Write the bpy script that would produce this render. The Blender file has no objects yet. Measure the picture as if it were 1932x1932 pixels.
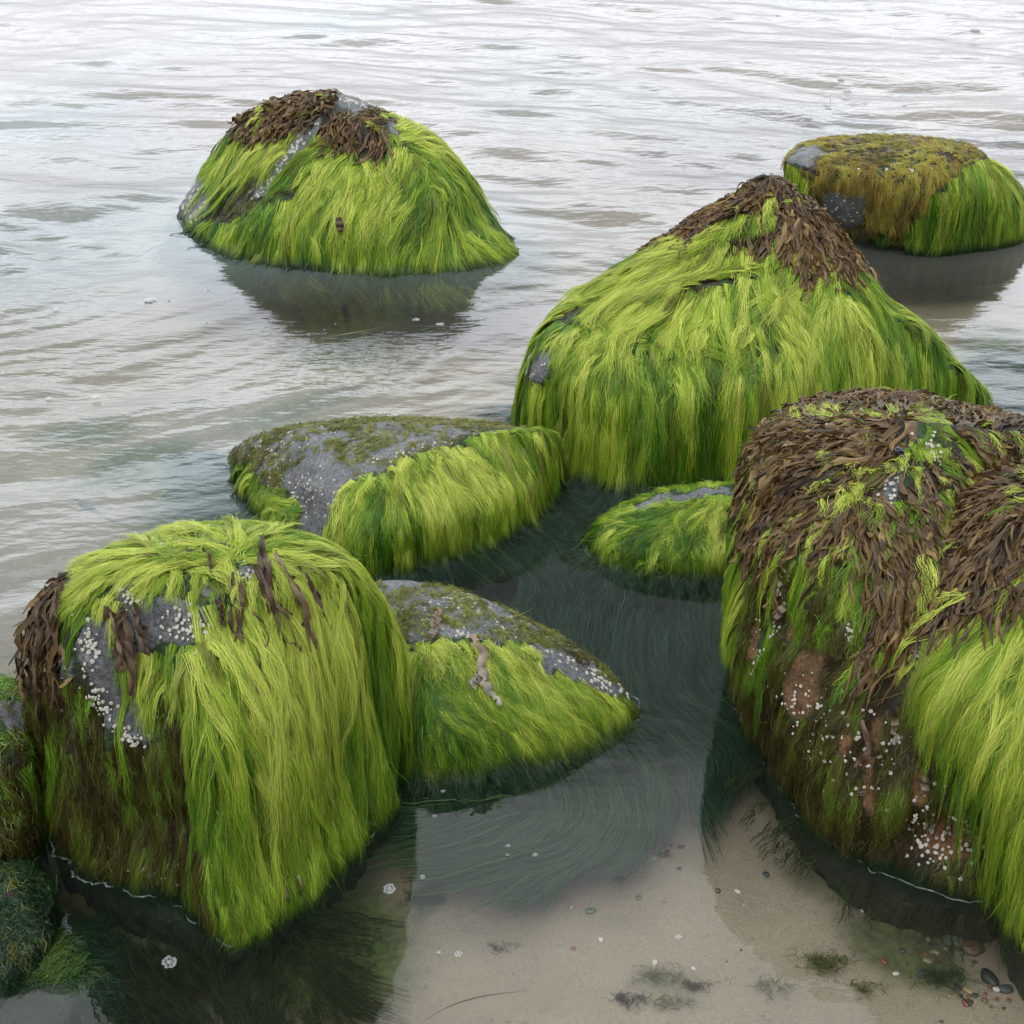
import bpy, math, random
import numpy as np
from mathutils import Vector
from mathutils.bvhtree import BVHTree

random.seed(7)
rng = np.random.default_rng(7)
scene = bpy.context.scene
COL = scene.collection

# ---------------------------------------------------------------- camera
CAM_H = 1.7
PITCH = math.radians(30.0)          # looking down by this much
HALF = math.radians(20.0)
cam_data = bpy.data.cameras.new('camera')
cam_data.sensor_width = 36.0
cam_data.angle = 2 * HALF
cam_data.clip_start = 0.05
cam_data.clip_end = 3000.0
cam = bpy.data.objects.new('camera', cam_data)
cam.location = (0, 0, CAM_H)
cam.rotation_euler = (math.pi / 2 - PITCH, 0, 0)
COL.objects.link(cam)
scene.camera = cam

# ---------------------------------------------------------------- sky, sun, exposure
SUN_EL, SUN_ROT = math.radians(58), math.radians(200)
world = bpy.data.worlds.new('World')
scene.world = world
world.use_nodes = True
wn, wl = world.node_tree.nodes, world.node_tree.links
wn.clear()
w_out = wn.new('ShaderNodeOutputWorld')
w_bg = wn.new('ShaderNodeBackground')
w_sky = wn.new('ShaderNodeTexSky')
w_sky.sky_type = 'NISHITA'
w_sky.sun_disc = False
w_sky.sun_elevation = SUN_EL
w_sky.sun_rotation = SUN_ROT
w_sky.dust_density = 4.0
w_hs = wn.new('ShaderNodeHueSaturation')
w_hs.inputs['Saturation'].default_value = 0.16      # overcast: the cloud deck takes the blue out
w_tc = wn.new('ShaderNodeTexCoord')
w_map = wn.new('ShaderNodeMapping')
w_map.inputs['Scale'].default_value = (1.0, 1.0, 3.2)
w_no = wn.new('ShaderNodeTexNoise')
w_no.inputs['Scale'].default_value = 2.2
w_no.inputs['Detail'].default_value = 6
w_cr = wn.new('ShaderNodeValToRGB')
w_cr.color_ramp.elements[0].position = 0.34
w_cr.color_ramp.elements[0].color = (10.6, 11.8, 13.4, 1)
w_cr.color_ramp.elements[1].position = 0.68
w_cr.color_ramp.elements[1].color = (19.0, 19.4, 20.2, 1)
w_mix = wn.new('ShaderNodeMixRGB')
w_mix.inputs['Fac'].default_value = 0.85
w_bg.inputs['Strength'].default_value = 0.125
wl.new(w_sky.outputs['Color'], w_hs.inputs['Color'])
wl.new(w_tc.outputs['Generated'], w_map.inputs['Vector'])
wl.new(w_map.outputs['Vector'], w_no.inputs['Vector'])
wl.new(w_no.outputs['Fac'], w_cr.inputs['Fac'])
wl.new(w_hs.outputs['Color'], w_mix.inputs['Color1'])
wl.new(w_cr.outputs['Color'], w_mix.inputs['Color2'])
w_sep = wn.new('ShaderNodeSeparateXYZ')
w_rng = wn.new('ShaderNodeMapRange')            # the cloud deck is thinner and brighter out over the sea
w_rng.inputs['From Min'].default_value = -0.5; w_rng.inputs['From Max'].default_value = 0.75
w_rng.inputs['To Min'].default_value = 0.95; w_rng.inputs['To Max'].default_value = 1.75
w_mul = wn.new('ShaderNodeVectorMath'); w_mul.operation = 'SCALE'
wl.new(w_tc.outputs['Generated'], w_sep.inputs['Vector'])
wl.new(w_sep.outputs['Y'], w_rng.inputs['Value'])
wl.new(w_mix.outputs['Color'], w_mul.inputs[0])
wl.new(w_rng.outputs['Result'], w_mul.inputs['Scale'])
w_el = wn.new('ShaderNodeValToRGB')             # layers of cloud, dark and bright, from the horizon to the zenith
while len(w_el.color_ramp.elements) < 8: w_el.color_ramp.elements.new(0.5)
for e_, (p_, v_) in zip(w_el.color_ramp.elements, [(0.0, .37), (0.18, .43), (0.34, 1.25), (0.43, .95), (0.52, .15), (0.62, .16), (0.68, .72), (1.0, .88)]):
    e_.position = p_; e_.color = (v_, v_, v_ * 1.015, 1)
w_mul2 = wn.new('ShaderNodeVectorMath'); w_mul2.operation = 'MULTIPLY'
wl.new(w_sep.outputs['Z'], w_el.inputs['Fac'])
wl.new(w_mul.outputs['Vector'], w_mul2.inputs[0])
wl.new(w_el.outputs['Color'], w_mul2.inputs[1])
wl.new(w_mul2.outputs['Vector'], w_bg.inputs['Color'])
wl.new(w_bg.outputs['Background'], w_out.inputs['Surface'])

sun_data = bpy.data.lights.new('sun', 'SUN')
sun_data.energy = 1.3
sun_data.angle = math.radians(25)
sun_data.color = (1.0, 0.965, 0.9)
sun = bpy.data.objects.new('sun', sun_data)
az = SUN_ROT
sd = Vector((math.sin(az) * math.cos(SUN_EL), math.cos(az) * math.cos(SUN_EL), math.sin(SUN_EL)))
sun.rotation_euler = sd.to_track_quat('Z', 'Y').to_euler()
sun.location = (0, 0, 10)
COL.objects.link(sun)

scene.view_settings.view_transform = 'Standard'
scene.view_settings.look = 'None'
scene.view_settings.exposure = 0.32
scene.view_settings.gamma = 1.0
scene.render.engine = 'CYCLES'
scene.cycles.max_bounces = 6
scene.cycles.diffuse_bounces = 2
scene.cycles.use_adaptive_sampling = True
scene.cycles.adaptive_threshold = 0.025
scene.cycles.glossy_bounces = 3
scene.cycles.transparent_max_bounces = 24
scene.cycles.caustics_reflective = False
scene.cycles.caustics_refractive = False
scene.cycles.use_denoising = True

# ---------------------------------------------------------------- measuring helpers (photo pixels of a 1932 px print <-> world points)
F_PX = 966.0 / math.tan(HALF)
CP, SP = math.cos(PITCH), math.sin(PITCH)

def at(px, py, z=0.0):
    a = (px - 966.0) / F_PX
    b = (966.0 - py) / F_PX
    dx, dy, dz = a, CP + b * SP, -SP + b * CP
    t = (z - CAM_H) / dz
    return np.array((dx * t, dy * t, z))

def px_of(P):
    P = np.asarray(P, float)
    x, y, z = P[..., 0], P[..., 1], P[..., 2] - CAM_H
    f = y * CP - z * SP
    u = y * SP + z * CP
    return 966 + F_PX * x / f, 966 - F_PX * u / f

# ---------------------------------------------------------------- noise in numpy
def _hash(ix, iy, iz, s):
    h = (ix.astype(np.int64) * 374761393 + iy.astype(np.int64) * 668265263 + iz.astype(np.int64) * 2147483647 + s * 974634777) & 0xFFFFFFFF
    h = ((h ^ (h >> 13)) * 1274126177) & 0xFFFFFFFF
    h = ((h ^ (h >> 16)) * 2246822519) & 0xFFFFFFFF
    h = h ^ (h >> 15)
    return (h & 0xFFFFFF).astype(float) / float(0xFFFFFF)

def vnoise(P, scale, seed=0):
    Q = np.asarray(P, float) * scale + 100.0
    i = np.floor(Q).astype(np.int64)
    f = Q - i
    f = f * f * (3 - 2 * f)
    r = 0
    for dx in (0, 1):
        wx = f[..., 0] if dx else 1 - f[..., 0]
        for dy in (0, 1):
            wy = f[..., 1] if dy else 1 - f[..., 1]
            for dz in (0, 1):
                wz = f[..., 2] if dz else 1 - f[..., 2]
                r = r + wx * wy * wz * _hash(i[..., 0] + dx, i[..., 1] + dy, i[..., 2] + dz, seed)
    return r * 2 - 1

def fbm(P, scale, octs=4, seed=0, gain=0.5):
    r, a, t = 0, 1.0, 0.0
    for k in range(octs):
        r = r + a * vnoise(P, scale * (2 ** k), seed + 17 * k)
        t += a
        a *= gain
    return r / t

def sstep(a, b, x):
    t = np.clip((x - a) / (b - a), 0, 1)
    return t * t * (3 - 2 * t)

def nrm(v):
    return v / np.maximum(np.linalg.norm(v, axis=-1, keepdims=True), 1e-9)

# ---------------------------------------------------------------- object helpers
def tag(o, label=None, cat=None, group=None, kind=None):
    if label: o['label'] = label
    if cat: o['category'] = cat
    if group: o['group'] = group
    if kind: o['kind'] = kind
    return o

def mesh_data(name, V, F, mat, smooth=True, cols=None, uniform=None):
    """V (n,3); F int array (m,k) or list of such arrays; cols (n,3) a pigment colour per vertex"""
    me = bpy.data.meshes.new(name)
    Fs = F if isinstance(F, list) else [F]
    me.vertices.add(len(V))
    me.vertices.foreach_set('co', np.ascontiguousarray(V, dtype=np.float32).ravel())
    nl = sum(f.size for f in Fs)
    npoly = sum(len(f) for f in Fs)
    me.loops.add(nl)
    me.polygons.add(npoly)
    me.loops.foreach_set('vertex_index', np.concatenate([f.ravel() for f in Fs]).astype(np.int32))
    tot = np.concatenate([np.full(len(f), f.shape[1]) for f in Fs])
    st = np.concatenate([[0], np.cumsum(tot)[:-1]])
    me.polygons.foreach_set('loop_start', st.astype(np.int32))
    me.polygons.foreach_set('use_smooth', np.full(npoly, smooth, dtype=bool))
    me.update(calc_edges=True)
    if cols is not None:
        a = me.attributes.new('pigment', 'FLOAT_COLOR', 'POINT')
        c4 = np.ones((len(V), 4), dtype=np.float32)
        c4[:, :3] = cols
        a.data.foreach_set('color', c4.ravel())
    me.materials.append(mat)
    return me

def link(name, me, parent=None, loc=None):
    o = bpy.data.objects.new(name, me)
    COL.objects.link(o)
    if parent is not None:
        o.parent = parent
    if loc is not None:
        o.location = loc
    return o

# ---------------------------------------------------------------- materials
def new_mat(name):
    m = bpy.data.materials.new(name)
    m.use_nodes = True
    n, l = m.node_tree.nodes, m.node_tree.links
    n.clear()
    out = n.new('ShaderNodeOutputMaterial')
    return m, n, l, out

def noise_node(n, l, vec, scale, detail=4, rough=0.55):
    t = n.new('ShaderNodeTexNoise')
    t.inputs['Scale'].default_value = scale
    t.inputs['Detail'].default_value = detail
    t.inputs['Roughness'].default_value = rough
    l.new(vec, t.inputs['Vector'])
    return t

def ramp(n, l, fac, stops):
    r = n.new('ShaderNodeValToRGB')
    e = r.color_ramp.elements
    while len(e) < len(stops):
        e.new(0.5)
    for el, (p, c) in zip(e, stops):
        el.position = p
        el.color = (*c, 1) if len(c) == 3 else c
    l.new(fac, r.inputs['Fac'])
    return r

def strand_material(name, transl=0.35, rough=0.42, spec=0.4):
    m, n, l, out = new_mat(name)
    at_ = n.new('ShaderNodeAttribute'); at_.attribute_name = 'pigment'
    p = n.new('ShaderNodeBsdfPrincipled')
    p.inputs['Roughness'].default_value = rough
    p.inputs['Specular IOR Level'].default_value = spec
    tr = n.new('ShaderNodeBsdfTranslucent')
    mx = n.new('ShaderNodeMixShader')
    mx.inputs[0].default_value = transl
    l.new(at_.outputs['Color'], p.inputs['Base Color'])
    l.new(at_.outputs['Color'], tr.inputs['Color'])
    l.new(p.outputs[0], mx.inputs[1])
    l.new(tr.outputs[0], mx.inputs[2])
    l.new(mx.outputs[0], out.inputs['Surface'])
    return m

M_ALGA = strand_material('green_alga', 0.32, 0.38, 0.28)
M_FROND = strand_material('brown_frond', 0.18, 0.45, 0.3)
M_SUB = strand_material('submerged_alga', 0.35, 0.8, 0.1)

def rock_material():
    m, n, l, out = new_mat('boulder_stone')
    geo = n.new('ShaderNodeNewGeometry')
    P = geo.outputs['Position']
    cov = n.new('ShaderNodeAttribute'); cov.attribute_name = 'pigment'      # colour of the cover: stone or short turf
    n1 = noise_node(n, l, P, 160, 5, 0.7)
    r1 = ramp(n, l, n1.outputs['Fac'], [(0.34, (0.35, 0.35, 0.34)), (0.5, (0.95, 0.95, 0.95)), (0.60, (1.25, 1.24, 1.2)), (0.72, (2.1, 2.0, 1.8))])
    mul = n.new('ShaderNodeMixRGB'); mul.blend_type = 'MULTIPLY'; mul.inputs['Fac'].default_value = 1
    l.new(cov.outputs['Color'], mul.inputs['Color1']); l.new(r1.outputs['Color'], mul.inputs['Color2'])
    n2 = noise_node(n, l, P, 18, 5, 0.6)
    r2 = ramp(n, l, n2.outputs['Fac'], [(0.3, (0.7, 0.72, 0.74)), (0.6, (1.15, 1.12, 1.05))])
    mul2 = n.new('ShaderNodeMixRGB'); mul2.blend_type = 'MULTIPLY'; mul2.inputs['Fac'].default_value = 1
    l.new(mul.outputs['Color'], mul2.inputs['Color1']); l.new(r2.outputs['Color'], mul2.inputs['Color2'])
    p = n.new('ShaderNodeBsdfPrincipled')
    p.inputs['Roughness'].default_value = 0.55
    p.inputs['Specular IOR Level'].default_value = 0.4
    l.new(mul2.outputs['Color'], p.inputs['Base Color'])
    b = n.new('ShaderNodeBump'); b.inputs['Strength'].default_value = 0.9; b.inputs['Distance'].default_value = 0.010
    n3 = noise_node(n, l, P, 90, 6, 0.7)
    l.new(n3.outputs['Fac'], b.inputs['Height'])
    l.new(b.outputs['Normal'], p.inputs['Normal'])
    l.new(p.outputs[0], out.inputs['Surface'])
    return m
M_ROCK = rock_material()

def simple_material(name, col, rough=0.6, scale=300, lo=0.7, hi=1.25, spec=0.4, bump=0.3):
    m, n, l, out = new_mat(name)
    geo = n.new('ShaderNodeTexCoord')
    n1 = noise_node(n, l, geo.outputs['Object'], scale, 4, 0.6)
    c0 = tuple(lo * c for c in col); c1 = tuple(min(1, hi * c) for c in col)
    r = ramp(n, l, n1.outputs['Fac'], [(0.35, c0), (0.65, c1)])
    p = n.new('ShaderNodeBsdfPrincipled')
    p.inputs['Roughness'].default_value = rough
    p.inputs['Specular IOR Level'].default_value = spec
    l.new(r.outputs['Color'], p.inputs['Base Color'])
    b = n.new('ShaderNodeBump'); b.inputs['Strength'].default_value = bump; b.inputs['Distance'].default_value = 0.001
    l.new(n1.outputs['Fac'], b.inputs['Height']); l.new(b.outputs['Normal'], p.inputs['Normal'])
    l.new(p.outputs[0], out.inputs['Surface'])
    return m
M_BARN = simple_material('barnacle_shell', (0.36, 0.345, 0.29), 0.75, 400)

# ---------------------------------------------------------------- sea bed
def bed_z(x, y):
    P = np.stack([x, y, np.zeros_like(x)], -1)
    z = -0.13 - 0.035 * np.clip(y - 1.8, 0, 6) - 0.012 * np.clip(y - 8, 0, 60)
    z = z + 0.02 * vnoise(P, 1.7, 3) * sstep(1.0, 3.0, y) + 0.006 * vnoise(P, 6, 5)
    return z

def fan_grid(ys, nx, half0, slope):
    u = np.linspace(-1, 1, nx)
    Y = np.repeat(ys[:, None], nx, 1)
    X = u[None, :] * (half0 + slope * np.abs(ys)[:, None])
    idx = np.arange(len(ys) * nx).reshape(len(ys), nx)
    F = np.stack([idx[:-1, :-1], idx[:-1, 1:], idx[1:, 1:], idx[1:, :-1]], -1).reshape(-1, 4)
    return X, Y, F

def build_bed():
    ys = np.concatenate([np.linspace(-3, 0.8, 12)[:-1], np.geomspace(0.8, 9, 230), np.geomspace(9, 2000, 40)[1:]])
    X, Y, F = fan_grid(ys, 240, 1.6, 0.75)
    Z = bed_z(X, Y)
    V = np.stack([X, Y, Z], -1).reshape(-1, 3)
    m, n, l, out = new_mat('wet_sand')
    geo = n.new('ShaderNodeNewGeometry'); P = geo.outputs['Position']
    n1 = noise_node(n, l, P, 330, 3, 0.7)
    r1 = ramp(n, l, n1.outputs['Fac'], [(0.28, (0.120, 0.096, 0.073)), (0.5, (0.195, 0.160, 0.127)), (0.66, (0.220, 0.183, 0.148)), (0.76, (0.32, 0.29, 0.25))])
    n2 = noise_node(n, l, P, 5, 4, 0.6)
    r2 = ramp(n, l, n2.outputs['Fac'], [(0.3, (0.84, 0.84, 0.84)), (0.7, (1.1, 1.09, 1.07))])
    mul = n.new('ShaderNodeMixRGB'); mul.blend_type = 'MULTIPLY'; mul.inputs['Fac'].default_value = 1
    l.new(r1.outputs['Color'], mul.inputs['Color1']); l.new(r2.outputs['Color'], mul.inputs['Color2'])
    n4 = noise_node(n, l, P, 38, 6, 0.75)
    r4 = ramp(n, l, n4.outputs['Fac'], [(0.30, (0.62, 0.60, 0.56)), (0.42, (1, 1, 1)), (0.66, (1, 1, 1)), (0.74, (1.18, 1.16, 1.12))])
    mul4 = n.new('ShaderNodeMixRGB'); mul4.blend_type = 'MULTIPLY'; mul4.inputs['Fac'].default_value = 1
    l.new(mul.outputs['Color'], mul4.inputs['Color1']); l.new(r4.outputs['Color'], mul4.inputs['Color2'])
    mul = mul4
    # green alga film on the bed; some patches stand in for boulder reflections
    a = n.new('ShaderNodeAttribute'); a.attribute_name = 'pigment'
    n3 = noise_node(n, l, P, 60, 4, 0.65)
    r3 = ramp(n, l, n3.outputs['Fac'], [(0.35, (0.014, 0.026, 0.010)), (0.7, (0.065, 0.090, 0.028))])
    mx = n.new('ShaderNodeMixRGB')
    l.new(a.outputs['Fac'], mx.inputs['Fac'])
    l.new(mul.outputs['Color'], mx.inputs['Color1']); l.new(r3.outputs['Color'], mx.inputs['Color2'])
    p = n.new('ShaderNodeBsdfPrincipled'); p.inputs['Roughness'].default_value = 0.9
    p.inputs['Specular IOR Level'].default_value = 0.1
    l.new(mx.outputs['Color'], p.inputs['Base Color'])
    b = n.new('ShaderNodeBump'); b.inputs['Strength'].default_value = 0.4; b.inputs['Distance'].default_value = 0.002
    l.new(n1.outputs['Fac'], b.inputs['Height']); l.new(b.outputs['Normal'], p.inputs['Normal'])
    l.new(p.outputs[0], out.inputs['Surface'])
    # where the alga film and the painted boulder reflections lie, set on the bed
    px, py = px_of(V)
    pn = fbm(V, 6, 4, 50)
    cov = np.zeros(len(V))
    for (cx, cy, rx, ry, ang, w) in BED_ALGA_REFLECT:
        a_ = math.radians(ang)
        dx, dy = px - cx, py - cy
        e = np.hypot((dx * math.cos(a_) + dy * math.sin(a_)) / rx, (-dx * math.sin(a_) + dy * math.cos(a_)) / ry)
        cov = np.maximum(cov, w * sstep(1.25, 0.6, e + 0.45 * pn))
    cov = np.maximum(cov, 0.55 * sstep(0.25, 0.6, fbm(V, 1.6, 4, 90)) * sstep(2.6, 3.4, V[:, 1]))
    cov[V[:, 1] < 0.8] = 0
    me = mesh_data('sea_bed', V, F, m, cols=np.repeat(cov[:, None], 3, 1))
    tag(link('sea_bed', me), kind='structure', label='pale brown wet sand bed under the shallow water')

BED_ALGA_REFLECT = [
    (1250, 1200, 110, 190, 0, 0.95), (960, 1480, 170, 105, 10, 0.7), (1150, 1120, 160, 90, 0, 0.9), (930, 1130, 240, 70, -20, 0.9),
    (590, 1800, 190, 170, 10, 0.95), (240, 1800, 330, 150, 0, 0.85), (400, 1000, 150, 110, 40, 0.7), (260, 880, 120, 40, -15, 0.8), (150, 820, 110, 30, -10, 0.6),  # first two patches darken the bed for the tall boulder's reflection
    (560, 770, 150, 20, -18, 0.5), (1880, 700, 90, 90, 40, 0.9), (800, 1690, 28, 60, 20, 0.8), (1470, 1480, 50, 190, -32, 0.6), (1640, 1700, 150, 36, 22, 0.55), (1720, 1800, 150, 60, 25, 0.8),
    (1010, 1010, 120, 90, -40, 0.85), (1250, 1860, 80, 30, 10, 0.35), (60, 1500, 200, 300, 0, .8), (660, 590, 260, 110, 0, 0.85), (1780, 500, 190, 60, 0, 0.5), (420, 440, 130, 40, 0, .8), (1000, 500, 60, 50, 0, .8),  # the widest patch paints olive into the far left boulder's reflection
]

# ---------------------------------------------------------------- rocks
def catmull_closed(P, n):
    P = np.asarray(P, float); N = len(P)
    seg = np.linalg.norm(np.roll(P, -1, 0) - P, axis=1) ** 0.5
    t = np.concatenate([[0], np.cumsum(seg)])
    u = np.linspace(0, t[-1], n, endpoint=False)
    k = np.clip(np.searchsorted(t, u, 'right') - 1, 0, N - 1)
    f = ((u - t[k]) / seg[k])[:, None]
    p0, p1, p2, p3 = P[(k - 1) % N], P[k], P[(k + 1) % N], P[(k + 2) % N]
    return 0.5 * (2 * p1 + (p2 - p0) * f + (2 * p0 - 5 * p1 + 4 * p2 - p3) * f ** 2 + (3 * p1 - p0 - 3 * p2 + p3) * f ** 3)

def catmull_open(P, n):
    P = np.asarray(P, float)
    Q = np.concatenate([[2 * P[0] - P[1]], P, [2 * P[-1] - P[-2]]])
    seg = np.linalg.norm(P[1:] - P[:-1], axis=1)
    t = np.concatenate([[0], np.cumsum(seg)])
    u = np.linspace(0, t[-1], n)
    k = np.clip(np.searchsorted(t, u, 'right') - 1, 0, len(P) - 2)
    f = ((u - t[k]) / seg[k])[:, None]
    p0, p1, p2, p3 = Q[k], Q[k + 1], Q[k + 2], Q[k + 3]
    return 0.5 * (2 * p1 + (p2 - p0) * f + (2 * p0 - 5 * p1 + 4 * p2 - p3) * f ** 2 + (3 * p1 - p0 - 3 * p2 + p3) * f ** 3)

NU = 240
def ring_points(z, pts, back, nf=14, nb=10):
    W = np.array([at(x, y, z) for x, y in pts])
    front = catmull_open(W, nf)
    L, R = W[0], W[-1]
    c, h = (L + R) / 2, (R - L) / 2
    perp = np.array([-h[1], h[0], 0]); perp /= np.linalg.norm(perp)
    if perp[1] < 0: perp = -perp
    a = np.linspace(0, math.pi, nb + 2)[1:-1]
    bk = c + np.cos(a)[:, None] * h + np.sin(a)[:, None] * perp * back
    return np.concatenate([front, bk])

class Rock:
    pass

def rope(P, ax, seed):
    """wet alga gathers in ropes that run down the stone: narrow across, long down the slope; 0 in a groove, 1 on a rope"""
    d = P[..., :2] - ax
    a = np.arctan2(d[..., 1], d[..., 0]); r_ = np.hypot(d[..., 0], d[..., 1])
    Q = np.stack([np.cos(a) * 0.45 * 26, np.sin(a) * 0.45 * 26, P[..., 2] * 5], -1)
    Q = Q + 0.8 * np.stack([vnoise(P, 7, seed), vnoise(P, 7, seed + 1), vnoise(P, 7, seed + 2)], -1)
    n1 = 1 - np.abs(vnoise(Q, 1.0, seed + 3)) * 1.9
    n2 = 1 - np.abs(vnoise(Q, 2.3, seed + 4)) * 1.9
    return np.clip(0.65 * n1 + 0.35 * n2, -0.4, 1)

def build_rock(name, rings, apex, amp=0.012, dents=(), seed=0, nu=NU, nv=130, foot=-0.02, rope_amp=0.0, inset=0.0):
    """rings: (z, [photo points along the front of the height line], depth behind); apex (z, (px,py))"""
    R = [ring_points(*r) for r in rings]
    c0 = R[0].mean(0)
    low = []
    for dz, ex in ((-0.06, foot * 0.6), (-0.16, foot * 1.6), (-0.5, foot * 2)):
        d = nrm((R[0] - c0) * [1, 1, 0])
        q = R[0] + d * ex; q[:, 2] = rings[0][0] + dz
        low.append(q)
    ap = at(*apex[1], apex[0])
    allr = [low[2], low[1], low[0]] + R
    top = np.repeat(ap[None], len(R[0]), 0)
    K = [catmull_closed(r, nu) for r in allr]
    tops = np.repeat(ap[None], nu, 0)
    opp = 2 * ap - K[-1]; opp[:, 2] = K[-1][:, 2]
    K = np.array(K + [tops, opp])            # (k, nu, 3)
    nk = len(K)
    # between ring 1 and the apex, Catmull-Rom along v
    d = np.array([np.linalg.norm(K[i + 1] - K[i], axis=1).mean() for i in range(nk - 1)])
    t = np.concatenate([[0], np.cumsum(d)])
    v = np.linspace(t[1], t[nk - 2], nv)
    k = np.clip(np.searchsorted(t, v, 'right') - 1, 1, nk - 3)
    f = ((v - t[k]) / d[k])[:, None, None]
    p0, p1, p2, p3 = K[k - 1], K[k], K[k + 1], K[k + 2]
    # finite-difference tangents weighted for uneven spacing
    dk, dm, dp = d[k][:, None, None], d[k - 1][:, None, None], d[np.minimum(k + 1, nk - 2)][:, None, None]
    m1 = dk * ((p1 - p0) / dm * dk + (p2 - p1) / dk * dm) / (dm + dk)
    m2 = dk * ((p2 - p1) / dk * dp + (p3 - p2) / dp * dk) / (dk + dp)
    f2, f3 = f * f, f ** 3
    S = (2 * f3 - 3 * f2 + 1) * p1 + (f3 - 2 * f2 + f) * m1 + (-2 * f3 + 3 * f2) * p2 + (f3 - f2) * m2
    # normals of the smooth form
    Su = np.roll(S, -1, 1) - np.roll(S, 1, 1)
    Sv = np.gradient(S, axis=0)
    N = nrm(np.cross(Su, Sv))
    if N[nv // 2, :, 2].mean() < 0 and N[-3].mean(0)[2] < 0: N = -N
    if (N[nv // 3] * (S[nv // 3] - S[nv // 3].mean(0))).sum() < 0: N = -N
    fade = np.clip((len(v) - 1 - np.arange(nv)) / 8.0, 0, 1)[:, None, None]
    D = amp * 1.6 * fbm(S, 4.5, 3, seed) + amp * 0.8 * np.abs(fbm(S, 13, 3, seed + 5)) + amp * 0.25 * fbm(S, 45, 3, seed + 9)
    D = D + rope_amp * rope(S, S[0].mean(0)[:2], seed) * sstep(0.75, 0.35, N[..., 2])
    D = D - inset
    px, py = px_of(S)
    facing = ((S - np.array([0, 0, CAM_H])) * N).sum(-1) < 0
    for (cx, cy, rx, ry, ang, dep) in dents:
        a_ = math.radians(ang)
        dx, dy = px - cx, py - cy
        e = ((dx * math.cos(a_) + dy * math.sin(a_)) / rx) ** 2 + ((-dx * math.sin(a_) + dy * math.cos(a_)) / ry) ** 2
        D = D - dep * np.exp(-e) * facing
    S = S + N * D[..., None] * (0.3 + 0.7 * fade)
    V = S[:-1].reshape(-1, 3)
    V = np.concatenate([V, S[-1].mean(0)[None]])
    nr = nv - 1
    idx = np.arange(nr * nu).reshape(nr, nu)
    F = np.stack([idx[:-1], np.roll(idx[:-1], -1, 1), np.roll(idx[1:], -1, 1), idx[1:]], -1).reshape(-1, 4)
    T = np.stack([idx[-1], np.roll(idx[-1], -1), np.full(nu, len(V) - 1)], -1)
    # outward winding
    A, B_, C_ = V[F[:, 0]], V[F[:, 1]], V[F[:, 2]]
    fn = np.cross(B_ - A, C_ - A)
    mid = F.shape[0] // 3
    sel = slice(mid, mid + nu)
    if (fn[sel] * (A[sel] - A[sel].mean(0))).sum() < 0:
        F, T = F[:, ::-1].copy(), T[:, ::-1].copy()
    r = Rock()
    r.name, r.V, r.F, r.T, r.nu = name, V, F, T, nu
    tri = np.concatenate([F[:, [0, 1, 2]], F[:, [0, 2, 3]], T])
    r.tri = tri
    r.bvh = BVHTree.FromPolygons(V.tolist(), tri.tolist())
    r.axis = V[:, :2].mean(0)
    r.apex = ap
    r.seed = seed
    # the waterline
    Sr = S[:, :, 2]
    wl_ = []
    for j in range(nu):
        col = Sr[:, j]
        kk = np.argmax(col > 0.0)
        if kk == 0: continue
        f_ = (0 - col[kk - 1]) / (col[kk] - col[kk - 1])
        wl_.append(S[kk - 1, j] * (1 - f_) + S[kk, j] * f_)
    r.waterline = np.array(wl_)
    return r

# ---- what grows where: regions on the boulders. kinds:
#  g long green   b bare stone   t short brown/green turf   m sparse olive moss on stone   f brown fronds   o orange stone
KINDS = 'gbtmfo'
def inside_poly(px, py, poly):
    r = np.zeros(px.shape, bool)
    n = len(poly)
    for i in range(n):
        x1, y1 = poly[i]; x2, y2 = poly[(i + 1) % n]
        if y1 == y2: continue
        c = ((y1 > py) != (y2 > py)) & (px < (x2 - x1) * (py - y1) / (y2 - y1) + x1)
        r ^= c
    return r

def classify(P, default, regions, seed=0, jit=15):
    px, py = px_of(P)
    px = px + jit * fbm(P, 28, 3, seed + 71)
    py = py + jit * fbm(P, 28, 3, seed + 73)
    out = np.full(px.shape, KINDS.index(default))
    for rg in regions:
        k = KINDS.index(rg[0])
        if isinstance(rg[1], list):
            out[inside_poly(px, py, rg[1])] = k
        else:
            cx, cy, rx, ry, ang = rg[1]
            a_ = math.radians(ang)
            dx, dy = px - cx, py - cy
            e = ((dx * math.cos(a_) + dy * math.sin(a_)) / rx) ** 2 + ((-dx * math.sin(a_) + dy * math.cos(a_)) / ry) ** 2
            out[e < 1] = k
    return out

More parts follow.
